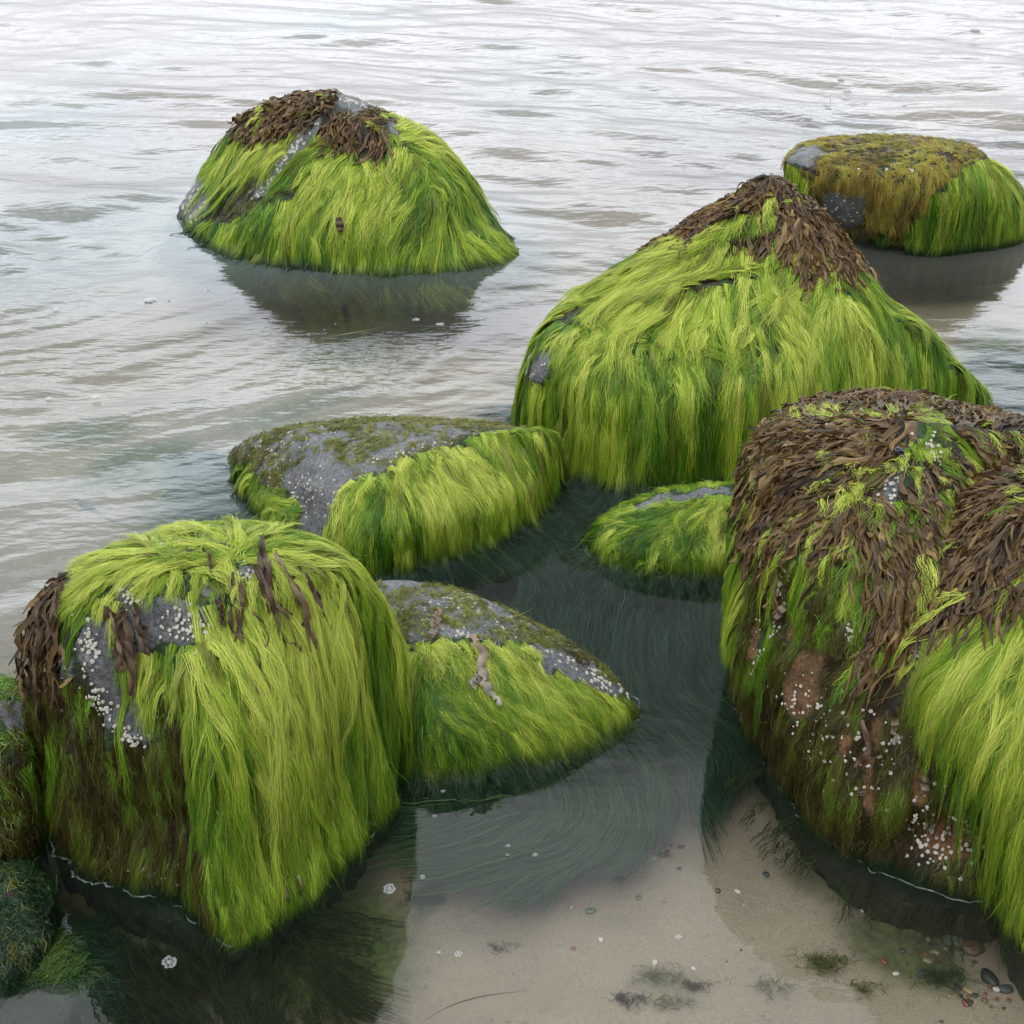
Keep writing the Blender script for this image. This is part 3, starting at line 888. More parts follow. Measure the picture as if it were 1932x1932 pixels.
# ================================================================ the boulders
ROCKS = {}
SPECS = [
 dict(key='A', name='boulder', seed=11, default='g', amp=0.014,
  label='lone green boulder at the back left, capped with brown seaweed and bare grey stone',
  rings=[(0, [(335, 408), (400, 468), (560, 500), (740, 515), (880, 508), (968, 482)], .28),
         (.12, [(366, 345), (440, 408), (590, 438), (750, 444), (868, 425), (910, 398)], .30),
         (.24, [(404, 277), (470, 330), (590, 358), (740, 362), (830, 362), (868, 340)], .26),
         (.36, [(455, 222), (505, 255), (590, 272), (700, 278), (770, 280), (812, 272)], .20),
         (.44, [(520, 190), (555, 208), (610, 216), (670, 220), (705, 216), (718, 208)], .10)],
  apex=(.478, (612, 174)),
  dents=[(520, 330, 60, 18, -50, .02), (560, 345, 30, 12, 0, .02), (800, 430, 40, 30, 0, -.02)],
  regions=[('t', (440, 378, 85, 32, -22)), ('b', (365, 372, 30, 52, 30)), ('f', [(440, 235), (470, 190), (530, 140), (600, 130), (640, 150), (640, 200), (600, 228), (540, 252), (500, 262), (470, 262)]),
           ('b', [(478, 372), (505, 320), (545, 268), (598, 226), (612, 240), (575, 278), (540, 320), (500, 372)]),
           ('f', [(605, 250), (615, 215), (650, 205), (700, 195), (728, 230), (730, 300), (716, 306), (690, 290), (660, 280), (628, 275)]),
           ('b', (667, 192, 28, 17, 10)), ('b', (740, 236, 9, 22, -30)), ('t', (540, 362, 40, 10, -15))]),
 dict(key='B', name='boulder', seed=23, default='t', amp=0.008, rope=0.005,
  label='flat-topped boulder at the upper right with a yellow brown mossy top, behind the pointed one',
  rings=[(0, [(1552, 422), (1605, 448), (1680, 466), (1760, 471), (1850, 468), (1932, 455), (1965, 430)], .30),
         (.12, [(1508, 378), (1560, 402), (1650, 416), (1760, 420), (1860, 412), (1922, 400), (1944, 384)], .36),
         (.22, [(1483, 335), (1540, 356), (1640, 368), (1750, 370), (1850, 362), (1900, 348), (1914, 334)], .38),
         (.30, [(1492, 296), (1550, 314), (1640, 324), (1740, 324), (1815, 316), (1856, 308), (1866, 296)], .30),
         (.338, [(1560, 272), (1610, 285), (1680, 292), (1740, 292), (1790, 290), (1825, 284), (1832, 276)], .16)],
  apex=(.345, (1710, 276)),
  regions=[('g', [(1770, 345), (1850, 300), (1900, 270), (1990, 340), (1990, 490), (1620, 490), (1610, 440), (1700, 440), (1745, 400)]), ('g', (1500, 350, 22, 40, -30)), ('m', (1600, 392, 75, 50, 20)), ('b', (1590, 395, 50, 34, 20)), ('b', (1520, 296, 34, 16, -20)), ('m', (1690, 410, 30, 40, 0))]),
 dict(key='C', name='boulder', seed=37, default='g', amp=0.012,
  label='largest pointed boulder with long bright green algae and a brown peak, right of centre',
  rings=[(0, [(992, 806), (1042, 878), (1140, 912), (1240, 918), (1380, 890), (1620, 838), (1852, 768)], .42),
         (.15, [(988, 730), (1034, 775), (1130, 805), (1250, 815), (1400, 805), (1620, 770), (1822, 712)], .46),
         (.28, [(1018, 658), (1070, 690), (1150, 706), (1260, 706), (1400, 700), (1600, 680), (1752, 632)], .44),
         (.38, [(1116, 562), (1160, 580), (1230, 584), (1330, 580), (1440, 590), (1580, 594), (1668, 566)], .34),
         (.48, [(1244, 462), (1280, 478), (1330, 480), (1410, 476), (1480, 484), (1556, 482), (1598, 474)], .22),
         (.57, [(1372, 376), (1392, 388), (1420, 393), (1460, 395), (1495, 396), (1520, 394), (1532, 387)], .09)],
  apex=(.622, (1456, 326)),
  dents=[(1320, 548, 120, 14, -12, -.022), (1360, 498, 120, 18, -12, .018), (1050, 790, 20, 85, -10, .05), (1010, 840, 14, 50, 0, .02), (1370, 700, 18, 120, 5, .012), (1250, 720, 14, 100, 0, .014), (1520, 700, 14, 100, 0, .012)],
  regions=[('f', [(1150, 470), (1220, 400), (1300, 350), (1380, 290), (1450, 290), (1470, 340), (1440, 385), (1380, 400), (1330, 430), (1260, 450), (1215, 475)]),
           ('f', [(1462, 300), (1500, 300), (1565, 370), (1620, 430), (1660, 500), (1615, 500), (1580, 480), (1560, 440), (1545, 480), (1530, 540), (1515, 500), (1500, 470), (1470, 460), (1462, 430), (1475, 390)]),
           ('f', (1420, 455, 55, 14, -15)), ('f', (1575, 470, 9, 55, -25)),
           ('b', (1472, 414, 11, 24, -15)), ('b', (1020, 690, 24, 34, 30)), ('t', (1345, 533, 48, 9, -10)), ('t', (1062, 790, 12, 40, -10)), ('t', (1080, 600, 10, 30, 30))]),
 dict(key='D', name='boulder', seed=41, default='g', amp=0.008,
  label='low flat boulder with mossy grey top and long green fringe, left of the pointed one',
  rings=[(0, [(433, 868), (458, 928), (520, 1000), (600, 1045), (700, 1083), (850, 1045), (960, 1000), (1028, 945), (1050, 900)], .20),
         (.10, [(458, 836), (500, 886), (560, 934), (620, 978), (695, 1012), (850, 968), (965, 924), (1036, 870), (1050, 842)], .15),
         (.165, [(535, 812), (572, 852), (605, 890), (645, 920), (705, 935), (850, 890), (962, 854), (1024, 832), (1036, 820)], .10),
         (.205, [(620, 797), (650, 830), (680, 856), (715, 868), (770, 860), (860, 830), (930, 822), (968, 816), (984, 812)], .05)],
  apex=(.215, (830, 812)),
  dents=[(560, 960, 20, 90, -20, .02)],
  regions=[('m', [(410, 862), (480, 700), (620, 700), (800, 700), (1010, 720), (1022, 803), (930, 812), (860, 838), (790, 856), (720, 884), (660, 902), (640, 930), (618, 1000), (600, 1045), (560, 1020), (520, 930), (480, 890)]),
           ('b', [(540, 880), (600, 855), (680, 880), (650, 908), (628, 940), (612, 1010), (590, 1030), (575, 990), (540, 930)]), ('b', (862, 818, 22, 9, 0)), ('b', (600, 830, 60, 10, -15)), ('b', (760, 838, 70, 7, -18)),
           ('g', (545, 960, 16, 40, -25)), ('g', (470, 905, 22, 42, -30)), ('g', (500, 960, 16, 40, -20))]),
 dict(key='E', name='boulder', seed=53, default='g', amp=0.009,
  label='small low green boulder with a bare grey crest, against the big brown one',
  rings=[(0, [(1098, 1026), (1130, 1055), (1200, 1078), (1300, 1087), (1400, 1080), (1500, 1040)], .16),
         (.055, [(1128, 995), (1170, 1022), (1230, 1038), (1310, 1042), (1400, 1032), (1490, 988)], .16),
         (.10, [(1205, 945), (1230, 966), (1270, 978), (1330, 990), (1400, 982), (1480, 944)], .07)],
  apex=(.14, (1415, 912)),
  regions=[('b', [(1185, 962), (1230, 932), (1330, 922), (1375, 918), (1385, 928), (1330, 936), (1260, 946), (1215, 962)])]),
 dict(key='L', name='boulder', seed=61, default='g', amp=0.006,
  label='low domed boulder with barnacled mossy crown and green skirts, centre of the photo',
  rings=[(0, [(640, 1250), (700, 1400), (790, 1462), (900, 1455), (1000, 1438), (1100, 1412), (1176, 1370), (1196, 1342)], .12),
         (.08, [(650, 1190), (710, 1335), (800, 1392), (900, 1384), (1000, 1362), (1080, 1328), (1128, 1296), (1138, 1274)], .12),
         (.15, [(665, 1140), (720, 1255), (800, 1300), (880, 1292), (960, 1268), (1020, 1236), (1030, 1216), (1030, 1202)], .09),
         (.205, [(690, 1100), (730, 1170), (790, 1208), (850, 1204), (900, 1185), (928, 1168), (938, 1150), (932, 1136)], .04)],
  apex=(.226, (780, 1108)),
  regions=[('m', [(640, 1120), (660, 1020), (780, 1020), (930, 1040), (1090, 1150), (1230, 1280), (1215, 1322), (1150, 1310), (1060, 1240), (1010, 1212), (960, 1210), (900, 1205), (840, 1200), (780, 1215), (720, 1200)]),
           ('b', [(690, 1100), (700, 1078), (770, 1074), (840, 1092), (800, 1100), (740, 1110)]), ('b', [(1000, 1208), (1060, 1235), (1190, 1310), (1170, 1322), (1090, 1285), (1045, 1262), (1040, 1290), (1020, 1270)]),
           ('g', (1000, 1225, 20, 12, 30)), ('b', (860, 1190, 40, 10, 10)), ('b', (940, 1150, 50, 8, 35))]),
 dict(key='H', name='boulder', seed=71, default='g', rope=0.014, amp=0.012, nu=300, nv=160,
  label='tall boulder at the bottom left hung with long green algae over barnacled grey stone',
  rings=[(0, [(80, 1570), (125, 1645), (200, 1686), (320, 1712), (440, 1768), (540, 1722), (630, 1632), (716, 1524), (732, 1440)], .28),
         (.15, [(72, 1425), (130, 1512), (210, 1560), (330, 1590), (425, 1622), (540, 1562), (640, 1475), (728, 1376), (744, 1304)], .32),
         (.30, [(60, 1290), (130, 1375), (220, 1425), (330, 1445), (425, 1458), (540, 1402), (650, 1320), (718, 1244), (734, 1212)], .32),
         (.42, [(62, 1200), (115, 1248), (200, 1280), (320, 1302), (430, 1300), (540, 1255), (640, 1200), (696, 1158), (710, 1138)], .28),
         (.50, [(104, 1114), (150, 1145), (230, 1168), (320, 1180), (430, 1176), (520, 1154), (598, 1122), (648, 1098), (664, 1086)], .18),
         (.552, [(226, 1054), (250, 1078), (300, 1094), (365, 1100), (440, 1096), (505, 1084), (550, 1070), (578, 1058), (588, 1048)], .07)],
  apex=(.575, (372, 1022)),
  dents=[(240, 1300, 90, 130, 20, .05), (260, 1560, 120, 130, 0, .065), (400, 1560, 40, 170, -6, -.025), (360, 1250, 60, 60, 0, -.015), (90, 1420, 25, 120, 0, .03), (560, 1300, 18, 140, -12, .012), (640, 1380, 20, 140, -8, .014)],
  regions=[('t', [(30, 1280), (120, 1262), (170, 1290), (215, 1390), (300, 1400), (300, 1260), (345, 1330), (352, 1450), (385, 1590), (430, 1770), (300, 1760), (150, 1740), (20, 1600)]),
           ('g', (95, 1450, 12, 90, 0)), ('b', [(210, 1075), (255, 1105), (330, 1125), (400, 1150), (380, 1190), (350, 1225), (300, 1212), (270, 1232), (240, 1200), (210, 1150)]),
           ('b', [(145, 1165), (205, 1178), (240, 1285), (305, 1365), (272, 1402), (205, 1372), (172, 1292), (138, 1230)]),
           ('g', (222, 1180, 10, 80, -8)), ('f', [(44, 1215), (52, 1150), (90, 1085), (140, 1062), (150, 1080), (130, 1120), (122, 1180), (112, 1260), (70, 1290)]), ('b', (303, 1012, 12, 22, -20)), ('b', (395, 1108, 14, 14, 0)), ('b', (468, 1080, 14, 22, 10)), ('b', (120, 1270, 10, 50, 0))]),
 dict(key='F', name='boulder', seed=83, default='t', inset=0.014, amp=0.015, nu=300, nv=160,
  label='huge boulder at the right draped in ruffled brown seaweed over a mossy barnacled face',
  rings=[(0, [(1388, 1315), (1415, 1390), (1470, 1480), (1540, 1565), (1620, 1630), (1720, 1668), (1850, 1700), (1980, 1690), (2120, 1560), (2160, 1400)], .40),
         (.15, [(1380, 1198), (1400, 1285), (1460, 1372), (1530, 1442), (1620, 1492), (1730, 1520), (1860, 1540), (1980, 1520), (2120, 1400), (2170, 1250)], .48),
         (.30, [(1384, 1085), (1410, 1152), (1470, 1222), (1550, 1282), (1640, 1322), (1740, 1340), (1860, 1350), (1980, 1330), (2100, 1220), (2150, 1090)], .52),
         (.43, [(1420, 985), (1450, 1042), (1510, 1088), (1580, 1126), (1660, 1150), (1750, 1160), (1850, 1160), (1950, 1130), (2050, 1050), (2090, 960)], .50),
         (.53, [(1466, 892), (1500, 930), (1545, 962), (1610, 990), (1680, 1004), (1760, 1005), (1840, 995), (1910, 960), (1985, 905), (2025, 850)], .26),
         (.600, [(1530, 800), (1565, 830), (1610, 846), (1660, 865), (1710, 870), (1770, 865), (1820, 848), (1865, 835), (1910, 820), (1925, 812)], .04)],
  apex=(.635, (1700, 790)),
  dents=[(1880, 960, 50, 60, 40, .07), (1845, 1090, 20, 110, 12, .04), (1590, 1270, 70, 90, 0, .02), (1780, 1600, 120, 40, 10, .03)],
  regions=[('g', [(1362, 1230), (1372, 1080), (1405, 1000), (1425, 1060), (1405, 1150), (1392, 1240)]),
           ('g', (1520, 1095, 20, 62, 18)), ('g', (1605, 1095, 22, 62, 12)), ('g', (1700, 1180, 42, 80, 28)), ('g', (1640, 1235, 30, 60, 35)), ('g', (1440, 1230, 22, 60, 20)), ('g', (1850, 1500, 60, 60, 10)),
           ('f', [(1414, 1000), (1400, 900), (1450, 790), (1530, 700), (1640, 680), (1760, 680), (1870, 700), (1990, 760), (1960, 1130), (1850, 1160), (1770, 1200), (1690, 1210), (1640, 1150), (1640, 1080), (1580, 1040), (1545, 1060), (1500, 1030), (1480, 1060), (1458, 1130), (1440, 1050)]),
           ('f', (1650, 1200, 16, 70, 15)), ('f', (1690, 1290, 10, 40, 15)), ('g', (1755, 815, 40, 62, -20)), ('g', (1722, 860, 20, 60, 15)), ('g', (1796, 980, 36, 60, 0)), ('g', (1785, 1080, 20, 70, 4)), ('g', (1475, 830, 12, 22, 50)), ('g', (1880, 1020, 14, 60, -30)), ('g', (1545, 1000, 14, 60, 22)), ('g', (1840, 870, 12, 60, -35)), ('g', (1640, 915, 70, 15, -28)), ('g', (1580, 905, 14, 36, 20)), ('g', (1500, 970, 12, 36, 15)),
           ('b', (1685, 925, 15, 40, 15)), ('o', (1718, 800, 10, 34, 0)), ('o', (1640, 775, 40, 10, -15)), ('g', (1840, 900, 10, 50, -20)),
           ('o', (1425, 1200, 13, 50, 5)), ('o', (1520, 1285, 40, 70, 15)), ('o', (1500, 1180, 10, 30, 20)), ('o', (1790, 1580, 70, 42, 0)), ('o', (1640, 1480, 18, 60, 0)), ('o', (1600, 1400, 10, 30, 0)), ('o', (1740, 1480, 24, 46, 0)), ('o', (1655, 1380, 12, 40, 0))]),
 dict(key='G', name='boulder', seed=97, default='g', amp=0.014,
  label='boulder cut by the right edge, covered by a cascade of bright green algae',
  rings=[(0, [(1890, 1650), (1905, 1720), (1945, 1795), (2050, 1850), (2200, 1850), (2350, 1700), (2400, 1500)], .25),
         (.2, [(1855, 1450), (1882, 1505), (1940, 1580), (2050, 1620), (2200, 1600), (2330, 1480), (2380, 1330)], .30),
         (.37, [(1715, 1248), (1760, 1285), (1850, 1325), (1980, 1350), (2120, 1330), (2240, 1250), (2300, 1130)], .30),
         (.48, [(1800, 1120), (1840, 1150), (1910, 1178), (2000, 1190), (2100, 1165), (2180, 1100), (2220, 1040)], .24),
         (.57, [(1880, 985), (1900, 1008), (1950, 1028), (2020, 1035), (2100, 1015), (2160, 970), (2190, 930)], .15)],
  apex=(.61, (2050, 918)),
  regions=[('f', [(1690, 1222), (1760, 1060), (1830, 850), (1960, 800), (2120, 850), (2120, 1130), (1930, 1128), (1850, 1160), (1750, 1212)]), ('b', (1720, 1215, 24, 10, -20)),
           ('t', [(1690, 1330), (1740, 1380), (1800, 1420), (1850, 1480), (1880, 1560), (1830, 1560), (1700, 1450)])]),
 dict(key='I', name='boulder', seed=101, default='t', amp=0.010, nu=150, nv=80,
  label='small mossy boulder cut by the left edge, behind the tall green hung one',
  rings=[(0, [(-150, 1560), (-80, 1640), (10, 1655), (66, 1600), (84, 1500)], .25),
         (.12, [(-150, 1450), (-80, 1520), (10, 1530), (64, 1480), (82, 1400)], .22),
         (.21, [(-130, 1370), (-70, 1415), (0, 1425), (50, 1385), (68, 1330)], .12)],
  apex=(.25, (-10, 1325)), regions=[('g', (40, 1300, 60, 22, 0)), ('m', (20, 1350, 60, 30, 0)), ('g', (5, 1420, 20, 60, 0))]),
 dict(key='J', name='boulder', seed=103, default='t', amp=0.008, nu=150, nv=80,
  label='dark wet rounded rock rising from the water at the bottom left corner',
  rings=[(0, [(-90, 1750), (-40, 1850), (50, 1850), (100, 1790), (100, 1725)], .12),
         (.05, [(-80, 1700), (-30, 1780), (40, 1785), (84, 1740), (84, 1690)], .09)],
  apex=(.09, (15, 1668)), regions=[], stone=np.array((.6, .6, .6))),
 dict(key='K', name='boulder', seed=107, default='g', amp=0.010, nu=150, nv=80,
  label='mostly drowned pinkish rock with a green fringe at the bottom left corner',
  rings=[(-.06, [(-60, 1900), (20, 1990), (130, 1980), (230, 1900), (220, 1830)], .14),
         (-.02, [(-30, 1850), (30, 1925), (120, 1925), (190, 1860), (185, 1810)], .10)],
  apex=(.012, (80, 1810)), stone=np.array((2.2, 1.6, 1.3)), regions=[('b', [(10, 1870), (120, 1850), (150, 1900), (120, 1990), (0, 1990)])]),
 dict(key='M', name='boulder', seed=109, default='g', amp=0.006, foot=0.30, inset=0.0, rope=0.0, nu=100, nv=60,
  label='submerged dark green rock just breaking the surface far out beyond the pointed boulder',
  rings=[(-.09, [(1390, 222), (1430, 230), (1490, 232), (1550, 226), (1590, 214)], .2),
         (-.06, [(1412, 218), (1440, 222), (1490, 223), (1535, 218), (1560, 210)], .14)],
  apex=(-.045, (1480, 212)), regions=[]),
 dict(key='N', name='boulder', seed=113, default='g', amp=0.006, foot=0.30, inset=0.0, rope=0.0, nu=100, nv=60,
  label='submerged green rock at the right edge beside the flat-topped boulder',
  rings=[(-.10, [(1870, 270), (1900, 296), (1960, 306), (2040, 290), (2060, 270)], .2),
         (-.065, [(1890, 266), (1915, 280), (1960, 286), (2020, 276), (2035, 262)], .15)],
  apex=(-.05, (1960, 262)), regions=[]),
]
for s in SPECS:
    ROCKS[s['key']] = make_rock(s)

def comb(px, py, z, v, rr):
    p = at(px, py, z)
    return ((p[0], p[1]), p[2], v[0], v[1], v[2], rr)

A, B, Cc, D, E, L, H, Fk, G = (ROCKS[k] for k in 'ABCDELHFG')
# A
grow_green(A, 1724, 24, spread=0.0136, step=0.022, length=(0.138, 0.384), width=0.00196, h=(0.0018, 0.0121), yellow=0.12, seed=1, float_out=1, zstop=-0.06, combs=[comb(800, 440, .1, (-0.9, 0, 0.2), .12)])
grow_green(A, 575, 18, spread=0.0109, step=0.012, length=(0.034, 0.084), width=0.00175, kinds='t', name='short_turf', pal=[TURF_B * 1.6, G_OLIVE * 0.9, G_OLIVE * 1.2, G_YEL], h=(0.0012, 0.0033), seed=2)
grow_fronds(A, 944, length=(0.066, 0.176), width=(0.0066, 0.0158), h=(0.0024, 0.0095), singles=60, seed=3, ruffle=1.3)
# B
grow_green(B, 1265, 20, spread=0.0136, step=0.020, length=(0.092, 0.240), width=0.00196, h=(0.0018, 0.0083), seed=5, zstop=-0.03, yellow=0.05, olive=0.3)
grow_green(B, 1035, 18, spread=0.0136, step=0.014, length=(0.034, 0.108), width=0.00186, kinds='tm', name='short_turf', pal=[B_TURF * 1.5, np.array((.16, .12, .025)), np.array((.28, .20, .035)), np.array((.36, .32, .05))], h=(0.0012, 0.0044), seed=6)
# C
grow_green(Cc, 3909, 30, spread=0.0102, step=0.018, length=(0.138, 0.360), width=0.00123, h=(0.0018, 0.0143), yellow=0.16, seed=7, float_out=1, zstop=-0.04, olive=0.16, swirl=0.4,
           combs=[comb(1200, 560, .38, (-1.2, 0.1, 0), .18), comb(1100, 640, .3, (0.8, -0.5, 0), .10)])
grow_fronds(Cc, 3374, length=(0.066, 0.176), width=(0.0050, 0.0122), h=(0.0024, 0.0095), singles=80, seed=8, run=0.75)
grow_green(Cc, 229, 14, spread=0.0068, step=0.010, length=(0.034, 0.084), width=0.00113, kinds='t', name='short_turf', pal=[TURF_B, B_TURF * 1.5, G_OLIVE, G_OLIVE * 1.3], h=(0.0012, 0.0033), seed=9)
# D
grow_green(D, 2070, 30, spread=0.0082, step=0.014, length=(0.115, 0.288), width=0.00108, h=(0.0018, 0.0132), seed=10, yellow=0.02, zstop=-0.02, olive=0.2, float_out=1)
grow_green(D, 1724, 9, spread=0.0082, step=0.006, length=(0.014, 0.042), width=0.00113, kinds='m', name='short_turf', pal=[B_TURF * 1.4, G_OLIVE * 1.3, np.array((.17, .175, .03)), np.array((.26, .26, .07))], h=(0.0006, 0.0028), seed=11, frizz=1.2, swirl=1.2, density=lambda P: 0.55 + 0.8 * fbm(P, 18, 3, 77))
# E
grow_green(E, 1035, 26, spread=0.0082, step=0.013, length=(0.092, 0.216), width=0.00098, h=(0.0012, 0.0077), seed=12, float_out=1, zstop=-0.07, swirl=0.5)
# L
grow_green(L, 1954, 26, spread=0.0061, step=0.012, length=(0.081, 0.204), width=0.00083, h=(0.0012, 0.0072), seed=13, float_out=1, zstop=-0.06, olive=0.25, combs=[comb(1000, 1350, .1, (0.5, 0, 0), .25)])
grow_green(L, 1839, 9, spread=0.0068, step=0.005, length=(0.011, 0.034), width=0.00087, kinds='m', name='short_turf', pal=[B_TURF * 1.2, G_OLIVE * 1.3, np.array((.17, .19, .025)), np.array((.26, .28, .06))], h=(0.0006, 0.0022), seed=14, frizz=1.2, swirl=1.2, density=lambda P: 0.45 + 0.8 * fbm(P, 22, 3, 78))
# H
grow_green(H, 4140, 36, spread=0.0068, step=0.014, length=(0.161, 0.408), width=0.00072, h=(0.0018, 0.0154), seed=15, over=0.02, yellow=0.04, zstop=-0.01, M=12, wide_clump=0.35)
grow_green(H, 1724, 24, spread=0.0075, step=0.010, length=(0.046, 0.120), width=0.00067, kinds='t', name='short_turf', pal=[B_TURF * 0.6, B_TURF * 0.8, G_OLIVE * 0.9, G_MID * 1.2], h=(0.0012, 0.0050), seed=16)
grow_fronds(H, 741, length=(0.066, 0.189), width=(0.0039, 0.0101), h=(0.0019, 0.0095), singles=60, seed=17, tone=0.85)
# F
grow_green(Fk, 1724, 30, spread=0.0068, step=0.013, length=(0.092, 0.216), width=0.00077, h=(0.0018, 0.0088), seed=18, olive=0.2)
grow_green(Fk, 4140, 21, spread=0.0082, step=0.010, length=(0.034, 0.108), width=0.00072, kinds='t', name='short_turf', pal=[B_TURF * 0.6, B_TURF * 0.9, G_OLIVE * 1.0, G_MID * 1.3], h=(0.0012, 0.0044), seed=19)
grow_fronds(Fk, 6750, length=(0.050, 0.162), width=(0.0044, 0.0122), h=(0.0014, 0.0095), singles=100, seed=20, run=0.6)
# G
grow_green(G, 2989, 32, spread=0.0068, step=0.014, length=(0.138, 0.360), width=0.00072, h=(0.0018, 0.0132), seed=21, yellow=0.2, zstop=-0.01)
grow_green(G, 575, 20, spread=0.0075, step=0.010, length=(0.046, 0.108), width=0.00067, kinds='t', name='short_turf', pal=[TURF_B, B_TURF * 0.8, G_OLIVE * 0.6, G_MID * 0.8], h=(0.0012, 0.0044), seed=22)
grow_fronds(G, 1574, length=(0.050, 0.149), width=(0.0039, 0.0108), h=(0.0014, 0.0082), singles=60, seed=23)
for r_, n_, w_, sd_ in ((Fk, 1000, 0.0011, 41), (Cc, 420, 0.0016, 42), (A, 90, 0.0025, 43), (G, 260, 0.0010, 44)):
    grow_green(r_, n_, 16, spread=0.008, step=0.012, length=(0.06, 0.16), width=w_, kinds='f', name='green_algae', h=(0.008, 0.016), seed=sd_, over=0.3,
               density=lambda P: np.where(fbm(P * [1, 1, 0.35], 16, 3, 80) > 0.08, 1.0, 0.02))
# I J K M N
for key, w, gk in (('I', 0.0014, 'gt'), ('J', 0.0013, 't'), ('K', 0.0013, 'g'), ('M', 0.004, 'g'), ('N', 0.004, 'g')):
    r = ROCKS[key]
    pal = {'I': [TURF_B, B_TURF, G_OLIVE * .7, G_MID * .9], 'J': [G_WET * .4, G_WET * .6, G_WET, G_WET * 1.6], 'K': [G_WET, G_DEEP, G_MID * .7, G_OLIVE]}.get(key, [G_WET, G_DEEP, G_DEEP, G_MID * .6])
    grow_green(r, 804, 17, spread=w * 7, step=0.010, length=(0.04, 0.11), width=w, kinds=gk, pal=pal, h=(0.0012, 0.0055), seed=30 + ord(key), zstop=-0.08, float_out=1 if key in 'KMN' else 0, zlow=-0.09 if key in 'KMN' else 0.0)

# barnacles
add_barnacles(A, [(535, 305, 75, 14, -50, 60, .008), (665, 186, 28, 12, 0, 35, .009), (365, 378, 22, 45, 30, 50, .008), (500, 350, 12, 30, 0, 15, .007)], 60)
add_barnacles(B, [(1600, 395, 70, 40, 20, 40, .007), (1680, 318, 60, 8, 0, 12, .007)], 30)
add_barnacles(Cc, [(1472, 412, 10, 26, -15, 34, .007), (1047, 752, 10, 24, 0, 12, .006), (1015, 690, 18, 24, 0, 12, .005)], 50)
add_barnacles(D, [(590, 930, 40, 80, -20, 60, .0045), (520, 900, 30, 70, -30, 60, .0045), (800, 845, 120, 14, -14, 50, .004), (560, 830, 80, 20, -15, 40, .004)], 90)
add_barnacles(L, [(1130, 1275, 75, 22, 38, 75, .0052), (940, 1160, 160, 28, 30, 110, .0036), (820, 1150, 90, 40, 0, 60, .0034), (860, 1195, 60, 10, 10, 30, .004), (1180, 1320, 18, 14, 40, 14, .006)], 100)
H.spec['barn_lift'] = 0.004
add_barnacles(H, [(165, 1215, 16, 60, -10, 45, .0045), (200, 1330, 22, 60, -25, 45, .0045), (255, 1390, 44, 12, 25, 30, .0042), (250, 1120, 26, 34, 20, 40, .004), (360, 1180, 50, 36, 20, 55, .0042), (265, 1638, 48, 14, 20, 36, .0045), (290, 1380, 20, 30, 0, 16, .004), (255, 1290, 26, 14, 0, 14, .0045), (470, 1085, 26, 30, 0, 30, .0038), (120, 1290, 8, 60, 0, 20, .0035), (310, 1030, 20, 30, 0, 15, .0035)], 100)
Fk.spec['barn_lift'] = 0.006
add_barnacles(Fk, [(1690, 925, 16, 60, 15, 34, .0042), (1475, 1108, 14, 34, 10, 26, .0045), (1446, 1210, 18, 46, 5, 30, .004), (1520, 1340, 60, 60, 20, 55, .004), (1620, 1440, 52, 60, 20, 50, .0042), (1698, 1392, 12, 12, 0, 16, .0052), (1800, 1590, 80, 40, 5, 90, .0046), (1730, 1510, 50, 50, 0, 34, .0046), (1740, 742, 110, 7, 3, 70, .0042), (1850, 775, 46, 10, 28, 50, .0045), (1605, 1190, 10, 30, 0, 14, .004), (1590, 790, 60, 10, -14, 24, .004), (1755, 860, 20, 30, 0, 24, .0038)], 100)
add_barnacles(G, [(1735, 1228, 30, 12, -20, 12, .004), (1925, 935, 12, 20, 0, 14, .004)], 20)

for key in 'ABCDELHFG':
    add_rim(ROCKS[key], *( (0.012, 0.0034) if key in 'AB' else (0.012, 0.0024) if key in 'CDE' else (0.013, 0.0016)))


